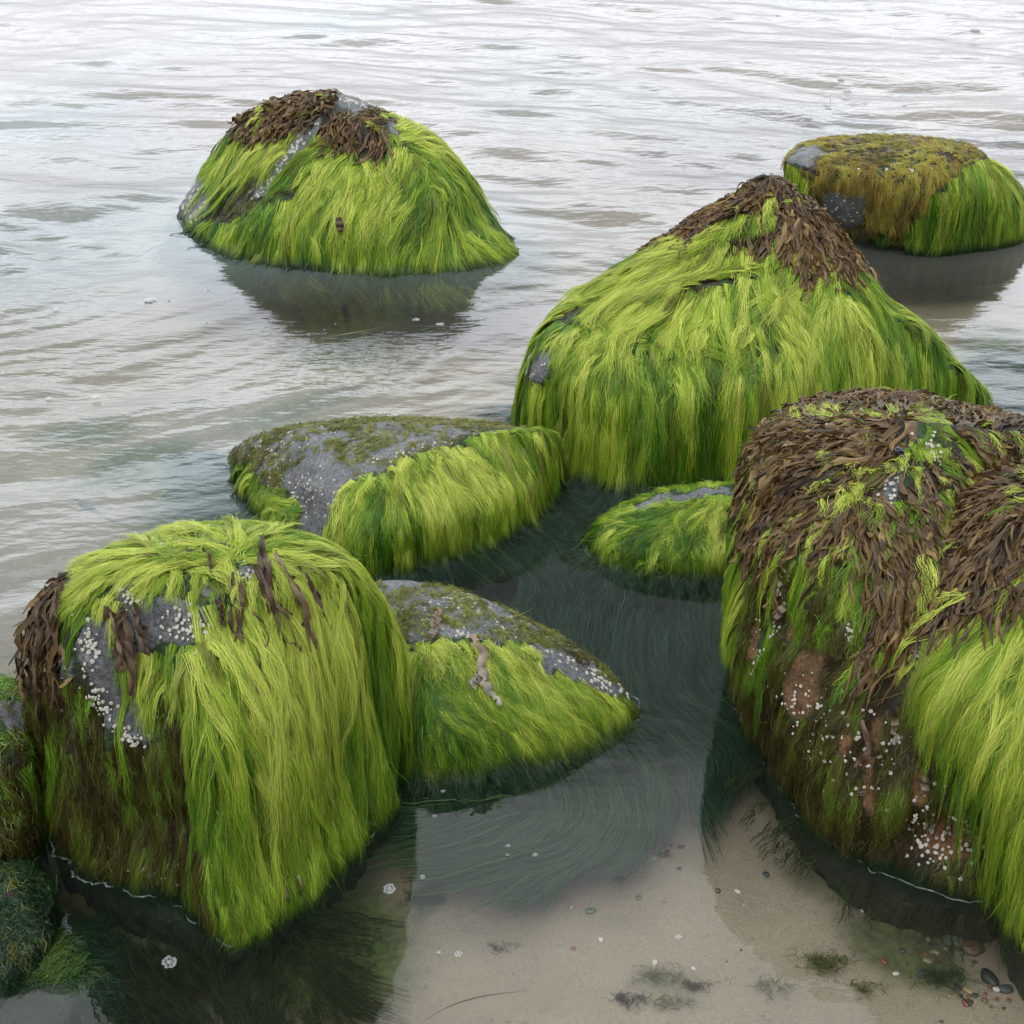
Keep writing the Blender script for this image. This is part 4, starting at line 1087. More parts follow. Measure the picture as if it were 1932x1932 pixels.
# ---------------------------------------------------------------- alga drifting under water
def drift(name, label, poly, guides, kids, dirf, length, z=(-0.07, -0.02), width=0.0012, spread=0.006, pal=((0.010, 0.030, 0.014), (0.030, 0.075, 0.035)), M=12, parent=None, group=None):
    poly = [tuple(p) for p in poly]
    xs = [p[0] for p in poly]; ys = [p[1] for p in poly]
    c = []
    while len(c) < guides:
        a = rng.uniform(min(xs), max(xs), guides * 2); b = rng.uniform(min(ys), max(ys), guides * 2)
        k = inside_poly(a, b, poly)
        c += list(zip(a[k], b[k]))
    c = np.array(c)
    w_ = fbm(np.stack([c[:, 0], c[:, 1], c[:, 0] * 0], -1) / 100.0, 1.6, 3, 77)
    c = c[np.argsort(-(w_ + rng.normal(0, 0.22, len(c))))][:guides]
    rng.shuffle(c)
    zz = rng.uniform(z[0], z[1], guides)
    P = np.array([at(x, y, q) for (x, y), q in zip(c, zz)])
    L = rng.uniform(length[0], length[1], guides)
    path = np.zeros((guides, M, 3)); path[:, 0] = P
    for m in range(1, M):
        d = dirf(path[:, m - 1])
        wob = np.stack([0.75 * vnoise(path[:, m - 1], 5, 201) + 0.55 * vnoise(path[:, m - 1], 14, 203), 0.75 * vnoise(path[:, m - 1], 5, 202) + 0.55 * vnoise(path[:, m - 1], 14, 204)], -1) + 0.12 * rng.normal(0, 1, (guides, 2))
        d = d + wob
        d /= np.linalg.norm(d, axis=1, keepdims=True)
        path[:, m, :2] = path[:, m - 1, :2] + d * (L / M)[:, None]
        path[:, m, 2] = np.clip(path[:, m - 1, 2] - 0.0015 + 0.002 * rng.normal(0, 1, guides), None, -0.006)
    T = nrm(np.gradient(path, axis=1))
    S = np.stack([-T[..., 1], T[..., 0], np.zeros_like(T[..., 0])], -1)
    t = np.linspace(0, 1, M)
    a = rng.normal(0, 1, (guides, kids, 1)) * spread * (0.5 + 0.9 * t)
    w = 0.002 * np.sin(rng.uniform(0, 6.28, (guides, kids, 1)) + t * 9)
    pos = path[:, None] + S[:, None] * (a + w)[..., None]
    pos[..., 2] = np.minimum(pos[..., 2] + rng.normal(0, 0.006, (guides, kids, 1)), -0.004)
    n = guides * kids
    pos = pos.reshape(n, M, 3)
    nor = np.zeros((n, M, 3)); nor[..., 2] = 1
    q = np.clip(rng.normal(0.5, 0.28, (n, 1, 1)), 0, 1.3)
    C = np.array(pal[0]) * (1 - q) + np.array(pal[1]) * q
    C = np.repeat(C, M, 1)
    V, F, C = ribbons(pos, nor, width * rng.uniform(0.6, 1.3, (n, 1)) * (1 - 0.5 * t[None] ** 2), np.clip(C, 0.002, 1), rng.normal(0, 0.6, (n, 1)) * np.ones((1, M)))
    me = mesh_data(name, V, F, M_SUB, cols=C)
    o = link(name, me)
    tag(o, label, 'seaweed', kind='stuff')
    return o

def vortex(px, py, tang=0.9, rad=0.35):
    c = at(px, py, -0.04)[:2]
    def f(p):
        d = p[:, :2] - c
        r_ = np.linalg.norm(d, axis=1, keepdims=True) + 1e-6
        d = d / r_
        return tang * np.stack([d[:, 1], -d[:, 0]], -1) + rad * d
    return f
def steady(x, y):
    return lambda p: np.repeat(np.array([[x, y]], float), len(p), 0)

drift('submerged_algae', 'dark green algae swirling under water in front of the low domed boulder',
      [(790, 1462), (1000, 1440), (1190, 1368), (1215, 1400), (1210, 1480), (1150, 1560), (1040, 1610), (900, 1560), (800, 1520)], 620, 12, vortex(930, 1380), (0.12, 0.30), width=0.0013, spread=0.007, pal=((0.005, 0.018, 0.007), (0.055, 0.115, 0.042)))
drift('submerged_algae', 'green algae trailing under water in the channel beside the huge brown boulder',
      [(1030, 960), (1090, 1050), (1200, 1085), (1370, 1090), (1370, 1330), (1270, 1440), (1210, 1340), (1120, 1200), (980, 1110), (960, 1040)], 700, 12, steady(0.3, -1), (0.10, 0.28), width=0.0014, spread=0.008, pal=((0.004, 0.014, 0.008), (0.028, 0.068, 0.034)))
drift('submerged_algae', 'dark algae under water below the tall green boulder at the bottom',
      [(60, 1740), (440, 1775), (600, 1705), (640, 1700), (650, 1800), (660, 1960), (100, 1960)], 320, 15, vortex(420, 1500, -0.5, 0.7), (0.05, 0.13), width=0.0009, pal=((0.003, 0.008, 0.003), (0.020, 0.030, 0.008)))
drift('submerged_algae', 'dark fuzz of algae under the overhanging edge of the huge boulder',
      [(1375, 1330), (1440, 1440), (1560, 1590), (1700, 1690), (1860, 1730), (1932, 1800), (1850, 1800), (1640, 1720), (1500, 1640), (1420, 1540), (1370, 1440)], 60, 12, steady(-0.45, -0.8), (0.02, 0.06), width=0.0011, pal=((0.008, 0.014, 0.004), (0.035, 0.045, 0.012)))
drift('submerged_algae', 'teal green algae under water at the right foot of the pointed boulder',
      [(1800, 700), (1860, 770), (1932, 800), (1932, 700), (1850, 660)], 350, 12, steady(1, -0.15), (0.12, 0.3), width=0.0022, spread=0.012, pal=((0.010, 0.040, 0.026), (0.04, 0.10, 0.07)))
drift('submerged_algae', 'green algae under water at the left tip of the low flat boulder',
      [(400, 850), (440, 860), (470, 960), (560, 1040), (520, 1050), (430, 960)], 350, 12, steady(-0.9, -0.4), (0.06, 0.2), width=0.0016, spread=0.009, pal=((0.010, 0.036, 0.016), (0.04, 0.09, 0.04)))
drift('submerged_algae', 'green haze of algae under water by the far left boulder, coloured for its reflection',
      [(330, 400), (420, 470), (560, 512), (740, 524), (900, 518), (980, 484), (1000, 500), (900, 545), (740, 548), (540, 530), (400, 490), (320, 420)], 450, 12, steady(0.3, -0.6), (0.05, 0.2), width=0.003, spread=0.015, pal=((0.035, 0.050, 0.010), (0.120, 0.150, 0.026)))  # strand colour brightened to olive, standing in for the boulder's reflection

# ---------------------------------------------------------------- tufts of weed on the sand
def tuft(px, py, size, pal, label, n=70, zb=None):
    n *= 2
    c = at(px, py, -0.13)
    c[2] = bed_z(np.array([c[0]]), np.array([c[1]]))[0]
    M = 7
    a = rng.uniform(0, 6.28, n); L = size * rng.uniform(0.4, 1.0, n)
    t = np.linspace(0, 1, M)[None]
    cur = rng.normal(0, 1.8, (n, 1)); L = L * 0.7
    ang = a[:, None] + cur * t
    r_ = L[:, None] * t
    o0 = rng.normal(0, size * 0.55, (n, 1, 2)) * [1.0, 0.45]
    o0 = o0 + 0.5 * size * np.stack([vnoise(np.concatenate([o0 * 60, o0[..., :1]], -1), 1.0, 5), vnoise(np.concatenate([o0 * 60, o0[..., :1]], -1), 1.0, 6)], -1)
    P = np.stack([o0[..., 0] + r_ * np.cos(ang), o0[..., 1] + r_ * np.sin(ang) * 0.8, 0.004 + size * 0.35 * np.sin(np.pi * t * 0.8) * rng.uniform(0.1, 1, (n, 1))], -1)
    nor = np.zeros_like(P); nor[..., 2] = 1
    q = rng.random((n, 1, 1))
    C = np.repeat(np.array(pal[0]) * (1 - q) + np.array(pal[1]) * q, M, 1)
    V, F, C = ribbons(P, nor, 0.0009 * rng.uniform(0.6, 1.5, (n, 1)) * (1 - 0.4 * t), C, rng.normal(0, 0.6, (n, 1)) * np.ones((1, M)))
    o = link('seaweed_tuft', mesh_data('seaweed_tuft', V, F, M_SUB, cols=C), loc=c)
    tag(o, label, 'seaweed tuft')
    return o
BRN = ((0.022, 0.014, 0.006), (0.060, 0.040, 0.015)); OLV = ((0.040, 0.050, 0.010), (0.085, 0.10, 0.022)); DGR = ((0.015, 0.030, 0.010), (0.04, 0.07, 0.02))
tuft(1192, 1895, 0.024, BRN, 'dark brown weed tuft on the sand at the bottom edge, left one of the pair')
tuft(1315, 1868, 0.018, BRN, 'small dark brown weed tuft on the sand right of the green smear')
tuft(1250, 1855, 0.034, OLV, 'olive green weed tuft on the sand near the bottom edge', 60)
tuft(1270, 1905, 0.030, OLV, 'faint olive weed lying at the bottom edge between two brown tufts', 40)
tuft(1465, 1868, 0.032, OLV, 'pale green weed smear on the sand left of the reflection edge', 40)
tuft(950, 1790, 0.020, BRN, 'tiny scattered brown weed bits on the sand, lower centre', 26)
tuft(1565, 1820, 0.036, OLV, 'coiled olive weed at the edge of the dark reflection, bottom right', 110)
tuft(1640, 1865, 0.026, OLV, 'thin trail of olive weed beside the coiled one, bottom right', 40)
tuft(1705, 1650, 0.034, DGR, 'wispy dark weed below the overhang of the huge boulder', 60)
tuft(1790, 1850, 0.040, DGR, 'dark green weed over the pebbles at the bottom right', 90)
tuft(805, 1700, 0.030, DGR, 'curved green weed on the sand beside the foam bubbles', 120)

# ---------------------------------------------------------------- pebbles
def pebble_mesh(seed, mat):
    import bmesh
    bm = bmesh.new()
    bmesh.ops.create_icosphere(bm, subdivisions=3, radius=1.0)
    V = np.array([v.co[:] for v in bm.verts]); F = np.array([[v.index for v in f.verts] for f in bm.faces])
    bm.free()
    rr = np.random.default_rng(seed)
    V = V * (1 + 0.16 * vnoise(V + seed * 3.1, 1.1, seed)[:, None] + 0.05 * vnoise(V + seed, 3.0, seed + 1)[:, None])
    V = np.sign(V) * np.abs(V) ** rr.uniform(0.82, 1.0)
    V = V * [1, rr.uniform(0.6, 0.85), rr.uniform(0.35, 0.6)]
    return mesh_data('pebble', V, F, mat)
PCOL = {'dark grey': (0.030, 0.034, 0.036), 'pale grey': (0.16, 0.16, 0.15), 'brown': (0.085, 0.055, 0.032), 'red': (0.13, 0.045, 0.028), 'white': (0.36, 0.34, 0.30), 'black': (0.012, 0.014, 0.015), 'tan': (0.20, 0.155, 0.09), 'green grey': (0.06, 0.075, 0.06)}
PM = {k: simple_material('pebble_' + k.replace(' ', '_'), c, 0.5, 3.0, 0.6, 1.4) for k, c in PCOL.items()}
PME = {k: [pebble_mesh(300 + 7 * i + s, PM[k]) for s in range(2)] for i, k in enumerate(PCOL)}
def pebble(px, py, size, colour, label=None, group=None):
    c = at(px, py, -0.13)
    z = bed_z(np.array([c[0]]), np.array([c[1]]))[0]
    c = at(px, py, z)
    o = link('pebble', PME[colour][rng.integers(2)], loc=(c[0], c[1], z + size * 0.18))
    o.rotation_euler = (rng.normal(0, 0.1), rng.normal(0, 0.1), rng.uniform(0, 6.28))
    o.scale = (size, size, size)
    tag(o, label, 'pebble', group)
    return o
pebble(1832, 1790, 0.022, 'brown', 'largest brown cobble in the pebble bed at the bottom right')
pebble(1797, 1772, 0.024, 'green grey', 'greenish grey cobble beside the largest brown one, bottom right')
pebble(1866, 1848, 0.018, 'black', 'black cobble near the bottom right corner, left one of two')
pebble(1898, 1868, 0.013, 'dark grey', 'dark cobble nearest the bottom right corner')
pebble(1770, 1748, 0.016, 'red', 'dull red cobble at the top of the pebble bed, bottom right')
pebble(1742, 1838, 0.011, 'dark grey', 'dark oval pebble among small white ones, bottom right')
pebble(1880, 1868, 0.007, 'white', 'white pebble between the two dark cobbles, bottom right')
pebble(1690, 1838, 0.006, 'white', 'white pebble at the left end of the pebble bed')
pebble(1668, 1815, 0.007, 'red', 'small reddish pebble left of the pebble bed, bottom right')
pebble(1050, 990, 0.030, 'tan', 'tan stone under water in the channel beside the flat boulder')
pebble(1072, 1008, 0.026, 'brown', 'brown stone under water touching the tan one in the channel')
pebble(1040, 1010, 0.020, 'red', 'reddish stone under water below the tan one in the channel')
pebble(1168, 1660, 0.010, 'dark grey', 'dark grey flat pebble lying alone on the sand, centre')
pebble(1115, 1720, 0.010, 'green grey', 'pale greenish grey oval pebble on the sand, lower centre')
pebble(1078, 1712, 0.007, 'pale grey', 'small pale grey pebble left of the greenish grey oval one')
pebble(1205, 1695, 0.006, 'green grey', 'small greenish pebble on the sand right of the oval one')
pebble(1200, 1608, 0.008, 'dark grey', 'grey pebble at the left end of the loose pebble group')
pebble(1250, 1614, 0.009, 'dark grey', 'largest dark pebble in the loose group on the sand, centre')
pebble(1262, 1615, 0.005, 'red', 'small red pebble touching the largest dark one')
pebble(1082, 1790, 0.005, 'red', 'orange red chip alone on the sand, lower centre')
cl = [(1240, 1600, 60, 26, 16, ('dark grey', 'brown', 'pale grey'), 'small pebble in the loose group on the sand beside the drifting algae', 'pebbles in the loose group on the sand'),
      (1330, 1720, 170, 110, 12, ('dark grey', 'brown', 'white'), 'tiny pebble scattered on the bare sand left of the reflection edge', 'tiny pebbles scattered on the bare sand'),
      (1760, 1800, 80, 34, 26, ('red', 'brown', 'dark grey', 'tan'), 'small pebble in the pebble bed at the bottom right', 'small pebbles of the bottom right bed'),
      (1850, 1880, 75, 40, 30, ('white', 'tan', 'brown', 'dark grey', 'red'), 'small pebble among the cobbles in the bottom right corner', 'small pebbles round the corner cobbles'),
      (1650, 1700, 60, 60, 8, ('brown', 'red', 'white'), 'tiny pebble in the shaded sand under the huge boulder', 'tiny pebbles in the shaded sand')]
for (cx, cy, rx, ry, n, cols_, lab, grp) in cl:
    for _ in range(n):
        u, v = np.clip(rng.normal(0, 0.5, 2), -1.2, 1.2)
        pebble(cx + u * rx, cy + v * ry, float(np.clip(rng.lognormal(-5.45, 0.42), 0.002, 0.009)), cols_[rng.integers(len(cols_))], lab, grp)

# ---------------------------------------------------------------- foam bubbles
def foam_material():
    m, n, l, out = new_mat('foam')
    p = n.new('ShaderNodeBsdfPrincipled')
    p.inputs['Base Color'].default_value = (0.50, 0.52, 0.52, 1)
    p.inputs['Roughness'].default_value = 0.15
    tr = n.new('ShaderNodeBsdfTransparent')
    lw = n.new('ShaderNodeFresnel'); lw.inputs['IOR'].default_value = 1.6
    r = ramp(n, l, lw.outputs[0], [(0.05, (0.30, 0.30, 0.30)), (0.25, (1, 1, 1))])
    mx = n.new('ShaderNodeMixShader')
    l.new(r.outputs['Color'], mx.inputs[0]); l.new(tr.outputs[0], mx.inputs[1]); l.new(p.outputs[0], mx.inputs[2])
    l.new(mx.outputs[0], out.inputs['Surface'])
    return m
M_FOAM = foam_material()
def foam_mesh(seed):
    rr = np.random.default_rng(seed)
    domes = [(rr.normal(0, .06), rr.normal(0, .06), rr.uniform(0.36, 0.46))]
    k = 0
    nn_ = rr.integers(9, 14)
    for i in range(nn_):
        a = 2 * math.pi * i / nn_ + rr.normal(0, 0.08)
        rad = rr.uniform(0.13, 0.24)
        domes.append(((0.70 + 0.08 * rr.normal()) * math.cos(a), (0.70 + 0.08 * rr.normal()) * math.sin(a), rad))
    for i in range(16):
        a = rr.uniform(0, 6.28); q = rr.uniform(0.45, 1.0)
        domes.append((q * math.cos(a), q * math.sin(a), rr.uniform(0.05, 0.11)))
    Vs, Fs, nv = [], [], 0
    seg, rg = 12, 5
    for (x, y, rad) in domes:
        V = []
        for i in range(rg):
            e = (math.pi / 2) * i / rg
            for j in range(seg):
                a = 2 * math.pi * j / seg
                V.append((x + rad * math.cos(e) * math.cos(a), y + rad * math.cos(e) * math.sin(a), rad * math.sin(e) * 0.75))
        V.append((x, y, rad * 0.75))
        idx = np.arange(rg * seg).reshape(rg, seg)
        F = np.stack([idx[:-1], np.roll(idx[:-1], -1, 1), np.roll(idx[1:], -1, 1), idx[1:]], -1).reshape(-1, 4)
        T = np.stack([idx[-1], np.roll(idx[-1], -1), np.full(seg, len(V) - 1), np.full(seg, len(V) - 1)], -1)[:, :3]
        Vs.append(np.array(V)); Fs.append((F + nv, T + nv)); nv += len(V)
    return mesh_data('foam_bubble', np.concatenate(Vs), [np.concatenate([f[0] for f in Fs]), np.concatenate([f[1] for f in Fs])], M_FOAM)
FOAM = [foam_mesh(400 + i) for i in range(4)]
def foam(px, py, rpx, label, group=None):
    c = at(px, py, 0.001)
    d = np.linalg.norm(c - np.array((0, 0, CAM_H)))
    s = rpx * d / F_PX
    o = link('foam_bubble', FOAM[rng.integers(4)], loc=c)
    o.scale = (s, s, s * 0.8)
    o.rotation_euler = (0, 0, rng.uniform(0, 6.28))
    tag(o, label, 'foam bubble', group)
foam(320, 1815, 15, 'largest raft of white foam bubbles, in the dark water at the bottom left')
foam(735, 1677, 13, 'ring of foam bubbles right of the tall green boulder')
foam(797, 1655, 6, 'small foam bubble just right of the foam ring')
foam(1010, 1613, 6, 'small foam bubble over the swirling algae, the right one there')
foam(958, 1596, 5, 'small foam bubble over the swirling algae, upper of the left two')
foam(958, 1613, 4, 'tiny foam bubble over the swirling algae, lower of the left two')
foam(865, 1800, 8, 'foam bubble on the sand water, lower centre, right of a smaller one')
foam(827, 1797, 5, 'small foam bubble left of a larger one, lower centre')
foam(1280, 1768, 7, 'single foam bubble over bare sand left of the reflection edge')
foam(820, 1540, 5, 'foam bubble in the dark reflection under the domed boulder')
foam(836, 1493, 5, 'foam bubble at the reflection edge under the domed boulder')
foam(180, 748, 9, 'foam bubble on the teal water at the left')
foam(92, 751, 6, 'smaller foam bubble left of the one on the teal water')
foam(283, 566, 11, 'white foam raft on the water left of the far boulder reflection')
foam(105, 583, 7, 'foam raft on the water at the far left')
foam(318, 566, 4, 'tiny foam bubble right of the white raft')
foam(785, 603, 8, 'foam bubble inside the reflection of the far left boulder')
foam(830, 612, 8, 'foam bubble at the right tip of the far boulder reflection')
foam(728, 672, 5, 'foam bubble below the far boulder reflection')
foam(905, 700, 5, 'foam bubble on the grey water left of the pointed boulder')
foam(1047, 628, 9, 'foam raft touching the left shoulder of the pointed boulder')
foam(1690, 180, 0.1 + 13, 'white foam patch on the waves above the flat-topped boulder')
for _ in range(46):
    x = float(np.clip(rng.normal(1640, 200), 1250, 1925)); y = float(np.clip(rng.normal(150, 70), 20, 300))
    if x > 1460 and y > 225: y -= 80
    foam(x, y, rng.uniform(3, 9), 'fleck of foam on the choppy water at the upper right', 'flecks of foam on the choppy water')
for _ in range(22):
    foam(rng.uniform(20, 950), rng.uniform(540, 780), rng.uniform(1.5, 3.5), 'speck of foam on the calmer water at the left', 'specks of foam on the calmer water')

# ---------------------------------------------------------------- single fronds measured on the photo
def on_rock(r, px, py, lift):
    o = Vector((0, 0, CAM_H)); q = at(px, py, 0.0)
    loc, nn, _, _ = r.bvh.ray_cast(o, (Vector(q) - o).normalized())
    if loc is None:
        return None
    return np.array(loc + nn * lift), np.array(nn)
def laid_frond(r, name, pts, wpx, c0, c1, lift=0.010, parent=True, label=None, cat=None, jag=0.0, curl=0.4, mat=None):
    hits = [on_rock(r, x, y, lift) for x, y in pts]
    hits = [h for h in hits if h is not None]
    if len(hits) < 2: return None
    P = catmull_open(np.array([h[0] for h in hits]), 26)
    N = catmull_open(np.array([h[1] for h in hits]), 26)
    d = np.linalg.norm(P[0] - np.array((0, 0, CAM_H)))
    t = np.linspace(0, 1, 26)
    P = P + nrm(N) * (0.004 * np.sin(t * 14 + rng.uniform(0, 6))[:, None] + 0.003)
    w = wpx * d / F_PX * np.sin(np.pi * np.clip(0.08 + 0.88 * t, 0, 1)) ** 0.55 * (1 + jag * rng.normal(0, 1, 26))
    cross = 7
    C = np.array(c0)[None, None] * (1 - t[None, :, None]) + np.array(c1)[None, None] * t[None, :, None]
    C = C * (1 + 0.25 * np.sin(t * 23)[None, :, None])
    if jag >= 0.3:
        side = nrm(np.cross(np.gradient(P, axis=0), N))
        P = P + side * (0.004 * rng.normal(0, 1, 26))[:, None]
    V, F, C = ribbons(P[None], nrm(N)[None], w[None], C, (curl * np.sin(t * 9 + rng.uniform(0, 6)))[None], cross, cup=rng.uniform(-0.6, 0.9))
    V = V.reshape(26, cross, 3); e_ = rng.normal(0, 0.0016, (26, 2, 1)); V[:, 0] += N * e_[:, 0]; V[:, -1] += N * e_[:, 1]; V = V.reshape(-1, 3)
    if parent:
        o = link(name, mesh_data(name, V - r.base, F, mat or M_FROND, cols=np.clip(C, 0.002, 1)), r.root)
        if label: o['label'] = label
    else:
        c = P[0]
        o = link(name, mesh_data(name, V - c, F, mat or M_FROND, cols=np.clip(C, 0.002, 1)), loc=c)
        tag(o, label, cat)
    return o
K0, K1 = (0.050, 0.030, 0.018), (0.075, 0.045, 0.024)
KP = (0.15, 0.105, 0.065)
for pts, w in (([(492, 1035), (500, 1080), (520, 1120), (545, 1165)], 26), ([(520, 1060), (545, 1110), (565, 1150), (575, 1220)], 24), ([(480, 1080), (505, 1140), (540, 1190), (560, 1215)], 22),
               ([(560, 1085), (590, 1130), (600, 1180)], 16), ([(440, 1090), (452, 1130), (450, 1185), (455, 1215)], 24), ([(420, 1130), (425, 1180)], 16),
               ([(478, 1150), (488, 1200), (492, 1270), (500, 1310)], 9), ([(232, 1140), (240, 1180), (250, 1230), (262, 1300)], 34), ([(215, 1150), (225, 1200), (240, 1260)], 24),
               ([(262, 1140), (275, 1190), (285, 1230)], 18), ([(70, 1180), (76, 1260), (80, 1330), (84, 1390)], 16), ([(60, 1150), (62, 1230), (72, 1300)], 24), ([(95, 1120), (85, 1180), (78, 1240)], 26),
               ([(120, 1110), (105, 1160), (96, 1220)], 22), ([(395, 1050), (398, 1090)], 12), ([(545, 1640), (560, 1670), (585, 1700)], 16), ([(520, 1650), (522, 1690), (515, 1720)], 14), ([(585, 1230), (595, 1300)], 9)):
    for q in range(3 if w > 13 else 2):
        jit = [(x + rng.normal(0, 0.16 * w), y + rng.normal(0, 4)) for x, y in pts]
        laid_frond(H, 'brown_frond', jit, w * rng.uniform(0.4, 0.62), KP if rng.random() < 0.3 else K0, K1, lift=0.010 + 0.004 * q, jag=0.05, curl=0.9)
laid_frond(L, 'seaweed_scrap', [(888, 1208), (897, 1240), (905, 1262), (912, 1300), (930, 1325), (940, 1332)], 15, (0.21, 0.135, 0.105), (0.25, 0.24, 0.19), 0.018, False, 'pale pinkish rag of dried seaweed on the green skirt of the domed boulder', 'seaweed scrap', 0.3)
laid_frond(L, 'seaweed_scrap', [(900, 1268), (890, 1290), (880, 1300)], 10, (0.21, 0.17, 0.13), (0.25, 0.22, 0.18), 0.018, False, 'small torn strip beside the pale pinkish seaweed rag', 'seaweed scrap', 0.3)
laid_frond(L, 'seaweed_scrap', [(828, 1160), (822, 1185), (818, 1208)], 14, (0.16, 0.11, 0.08), (0.18, 0.14, 0.10), 0.010, False, 'faint brownish seaweed rag near the crown of the domed boulder', 'seaweed scrap', 0.3)
laid_frond(Fk, 'brown_frond', [(1630, 1355), (1634, 1395), (1628, 1425), (1612, 1440)], 15, (0.10, 0.06, 0.04), (0.06, 0.03, 0.02), 0.016, True, 'single dark strap hanging on the mossy face')
for pts in ([(1742, 1290), (1732, 1315), (1722, 1335)], [(1690, 1345), (1684, 1365), (1676, 1378)], [(1735, 1455), (1738, 1475), (1740, 1490)], [(1620, 1482), (1620, 1492)], [(1475, 1160), (1495, 1135)]):
    laid_frond(Fk, 'hanging_lobe', pts, 15, (0.085, 0.065, 0.035), (0.14, 0.12, 0.075), 0.014, curl=0.1)
laid_frond(A, 'brown_frond', [(645, 418), (645, 432), (648, 445)], 16, K0, K1, 0.03, True, 'lone brown scrap on the green front')

# floating strap weed in the left shallows, and loose threads
def water_ribbon(name, pts, z, wpx, c, label, cat, taper=True):
    P = catmull_open(np.array([at(x, y, z) for x, y in pts]), 30)
    d = np.linalg.norm(P[0] - np.array((0, 0, CAM_H)))
    t = np.linspace(0, 1, 30)
    N = np.zeros_like(P); N[:, 2] = 1
    w = wpx * d / F_PX * (np.sin(np.pi * np.clip(0.06 + 0.9 * t, 0, 1)) ** 0.6 if taper else np.ones(30))
    C = np.repeat(np.array(c)[None, None], 30, 1)
    P0 = P[0].copy()
    V, F, C = ribbons((P - P0)[None], N[None], w[None], C, (0.3 * np.sin(t * 9))[None], 3)
    o = link(name, mesh_data(name, V, F, M_FROND, cols=C), loc=P0)
    tag(o, label, cat)
water_ribbon('floating_frond', [(140, 940), (155, 950), (175, 962), (192, 972)], -0.012, 16, (0.035, 0.030, 0.022), 'dark strap of weed drifting under water at the left', 'seaweed')
water_ribbon('seaweed_thread', [(190, 972), (215, 984), (240, 990)], -0.012, 5, (0.035, 0.030, 0.022), 'thin tail trailing from the dark drifting weed at the left', 'seaweed thread')
water_ribbon('seaweed_thread', [(800, 1925), (850, 1898), (910, 1880), (1000, 1868)], -0.02, 3, (0.03, 0.028, 0.010), 'long dark thread of weed at the bottom edge, lower centre', 'seaweed thread')
water_ribbon('seaweed_thread', [(1760, 1848), (1800, 1868), (1838, 1905)], -0.05, 4, (0.015, 0.012, 0.008), 'dark twig-like thread over the pebbles at the bottom right', 'seaweed thread')
water_ribbon('seaweed_thread', [(560, 650), (640, 632), (700, 622), (740, 610)], -0.004, 3, (0.10, 0.09, 0.05), 'long pale thread floating in the far boulder reflection', 'seaweed thread')
water_ribbon('seaweed_thread', [(600, 690), (650, 682), (700, 690)], -0.006, 3, (0.06, 0.05, 0.03), 'dark thread floating above the low flat boulder', 'seaweed thread')

# ---------------------------------------------------------------- the sea snail on the huge boulder
def snail():
    h = on_rock(Fk, 1688, 862, 0.016)
    seg, turns, st = 14, 3.2, 110
    V = []
    for i in range(st):
        q = i / (st - 1)
        a = turns * 2 * math.pi * q
        R = 0.62 * math.exp(-1.25 * turns * q * 0.62)
        rad = 0.60 * R + 0.02
        z = 1.15 * (1 - math.exp(-1.25 * turns * q * 0.62))
        for j in range(seg):
            b = 2 * math.pi * j / seg
            rr = R * 0.8 + rad * math.cos(b) * (1 + 0.03 * math.sin(i * 1.7))
            V.append((rr * math.cos(a), rr * math.sin(a), z + rad * math.sin(b) * 0.95))
    V = np.array(V)
    idx = np.arange(st * seg).reshape(st, seg)
    F = np.stack([idx[:-1], np.roll(idx[:-1], -1, 1), np.roll(idx[1:], -1, 1), idx[1:]], -1).reshape(-1, 4)
    root = bpy.data.objects.new('sea_snail', None); COL.objects.link(root)
    root.location = h[0]
    n_ = Vector(h[1]); root.rotation_euler = (n_ + Vector((-0.5, -0.2, 0.9))).normalized().to_track_quat('Z', 'Y').to_euler()
    root.scale = (0.012,) * 3
    tag(root, 'small dark spiral sea snail on top of the huge brown boulder', 'sea snail')
    C = np.where((V[:, 2] > 1.06)[:, None], np.array((0.25, 0.24, 0.20)), np.array((0.014, 0.016, 0.020)) * (1 + 0.5 * np.sin(np.arange(len(V)) // seg * 0.9))[:, None])
    m, n, l, out = new_mat('snail_shell')
    a = n.new('ShaderNodeAttribute'); a.attribute_name = 'pigment'
    p = n.new('ShaderNodeBsdfPrincipled'); p.inputs['Roughness'].default_value = 0.35
    l.new(a.outputs['Color'], p.inputs['Base Color']); l.new(p.outputs[0], out.inputs['Surface'])
    link('shell', mesh_data('shell', V, F, m, cols=np.clip(C, 0.004, 1)), root)
    # the aperture's lip and foot
    Vf = np.array([(0.75 * math.cos(a) * 1.1 + 0.35, 0.55 * math.sin(a), -0.55 + 0.06 * math.cos(2 * a)) for a in np.linspace(0, 2 * math.pi, 20, endpoint=False)] + [(0.35, 0, -0.35)])
    Ff = np.array([[i, (i + 1) % 20, 20] for i in range(20)])
    link('foot', mesh_data('foot', Vf, Ff, m, cols=np.repeat(np.array([[0.05, 0.045, 0.04]]), 21, 0)), root)
snail()


build_bed()

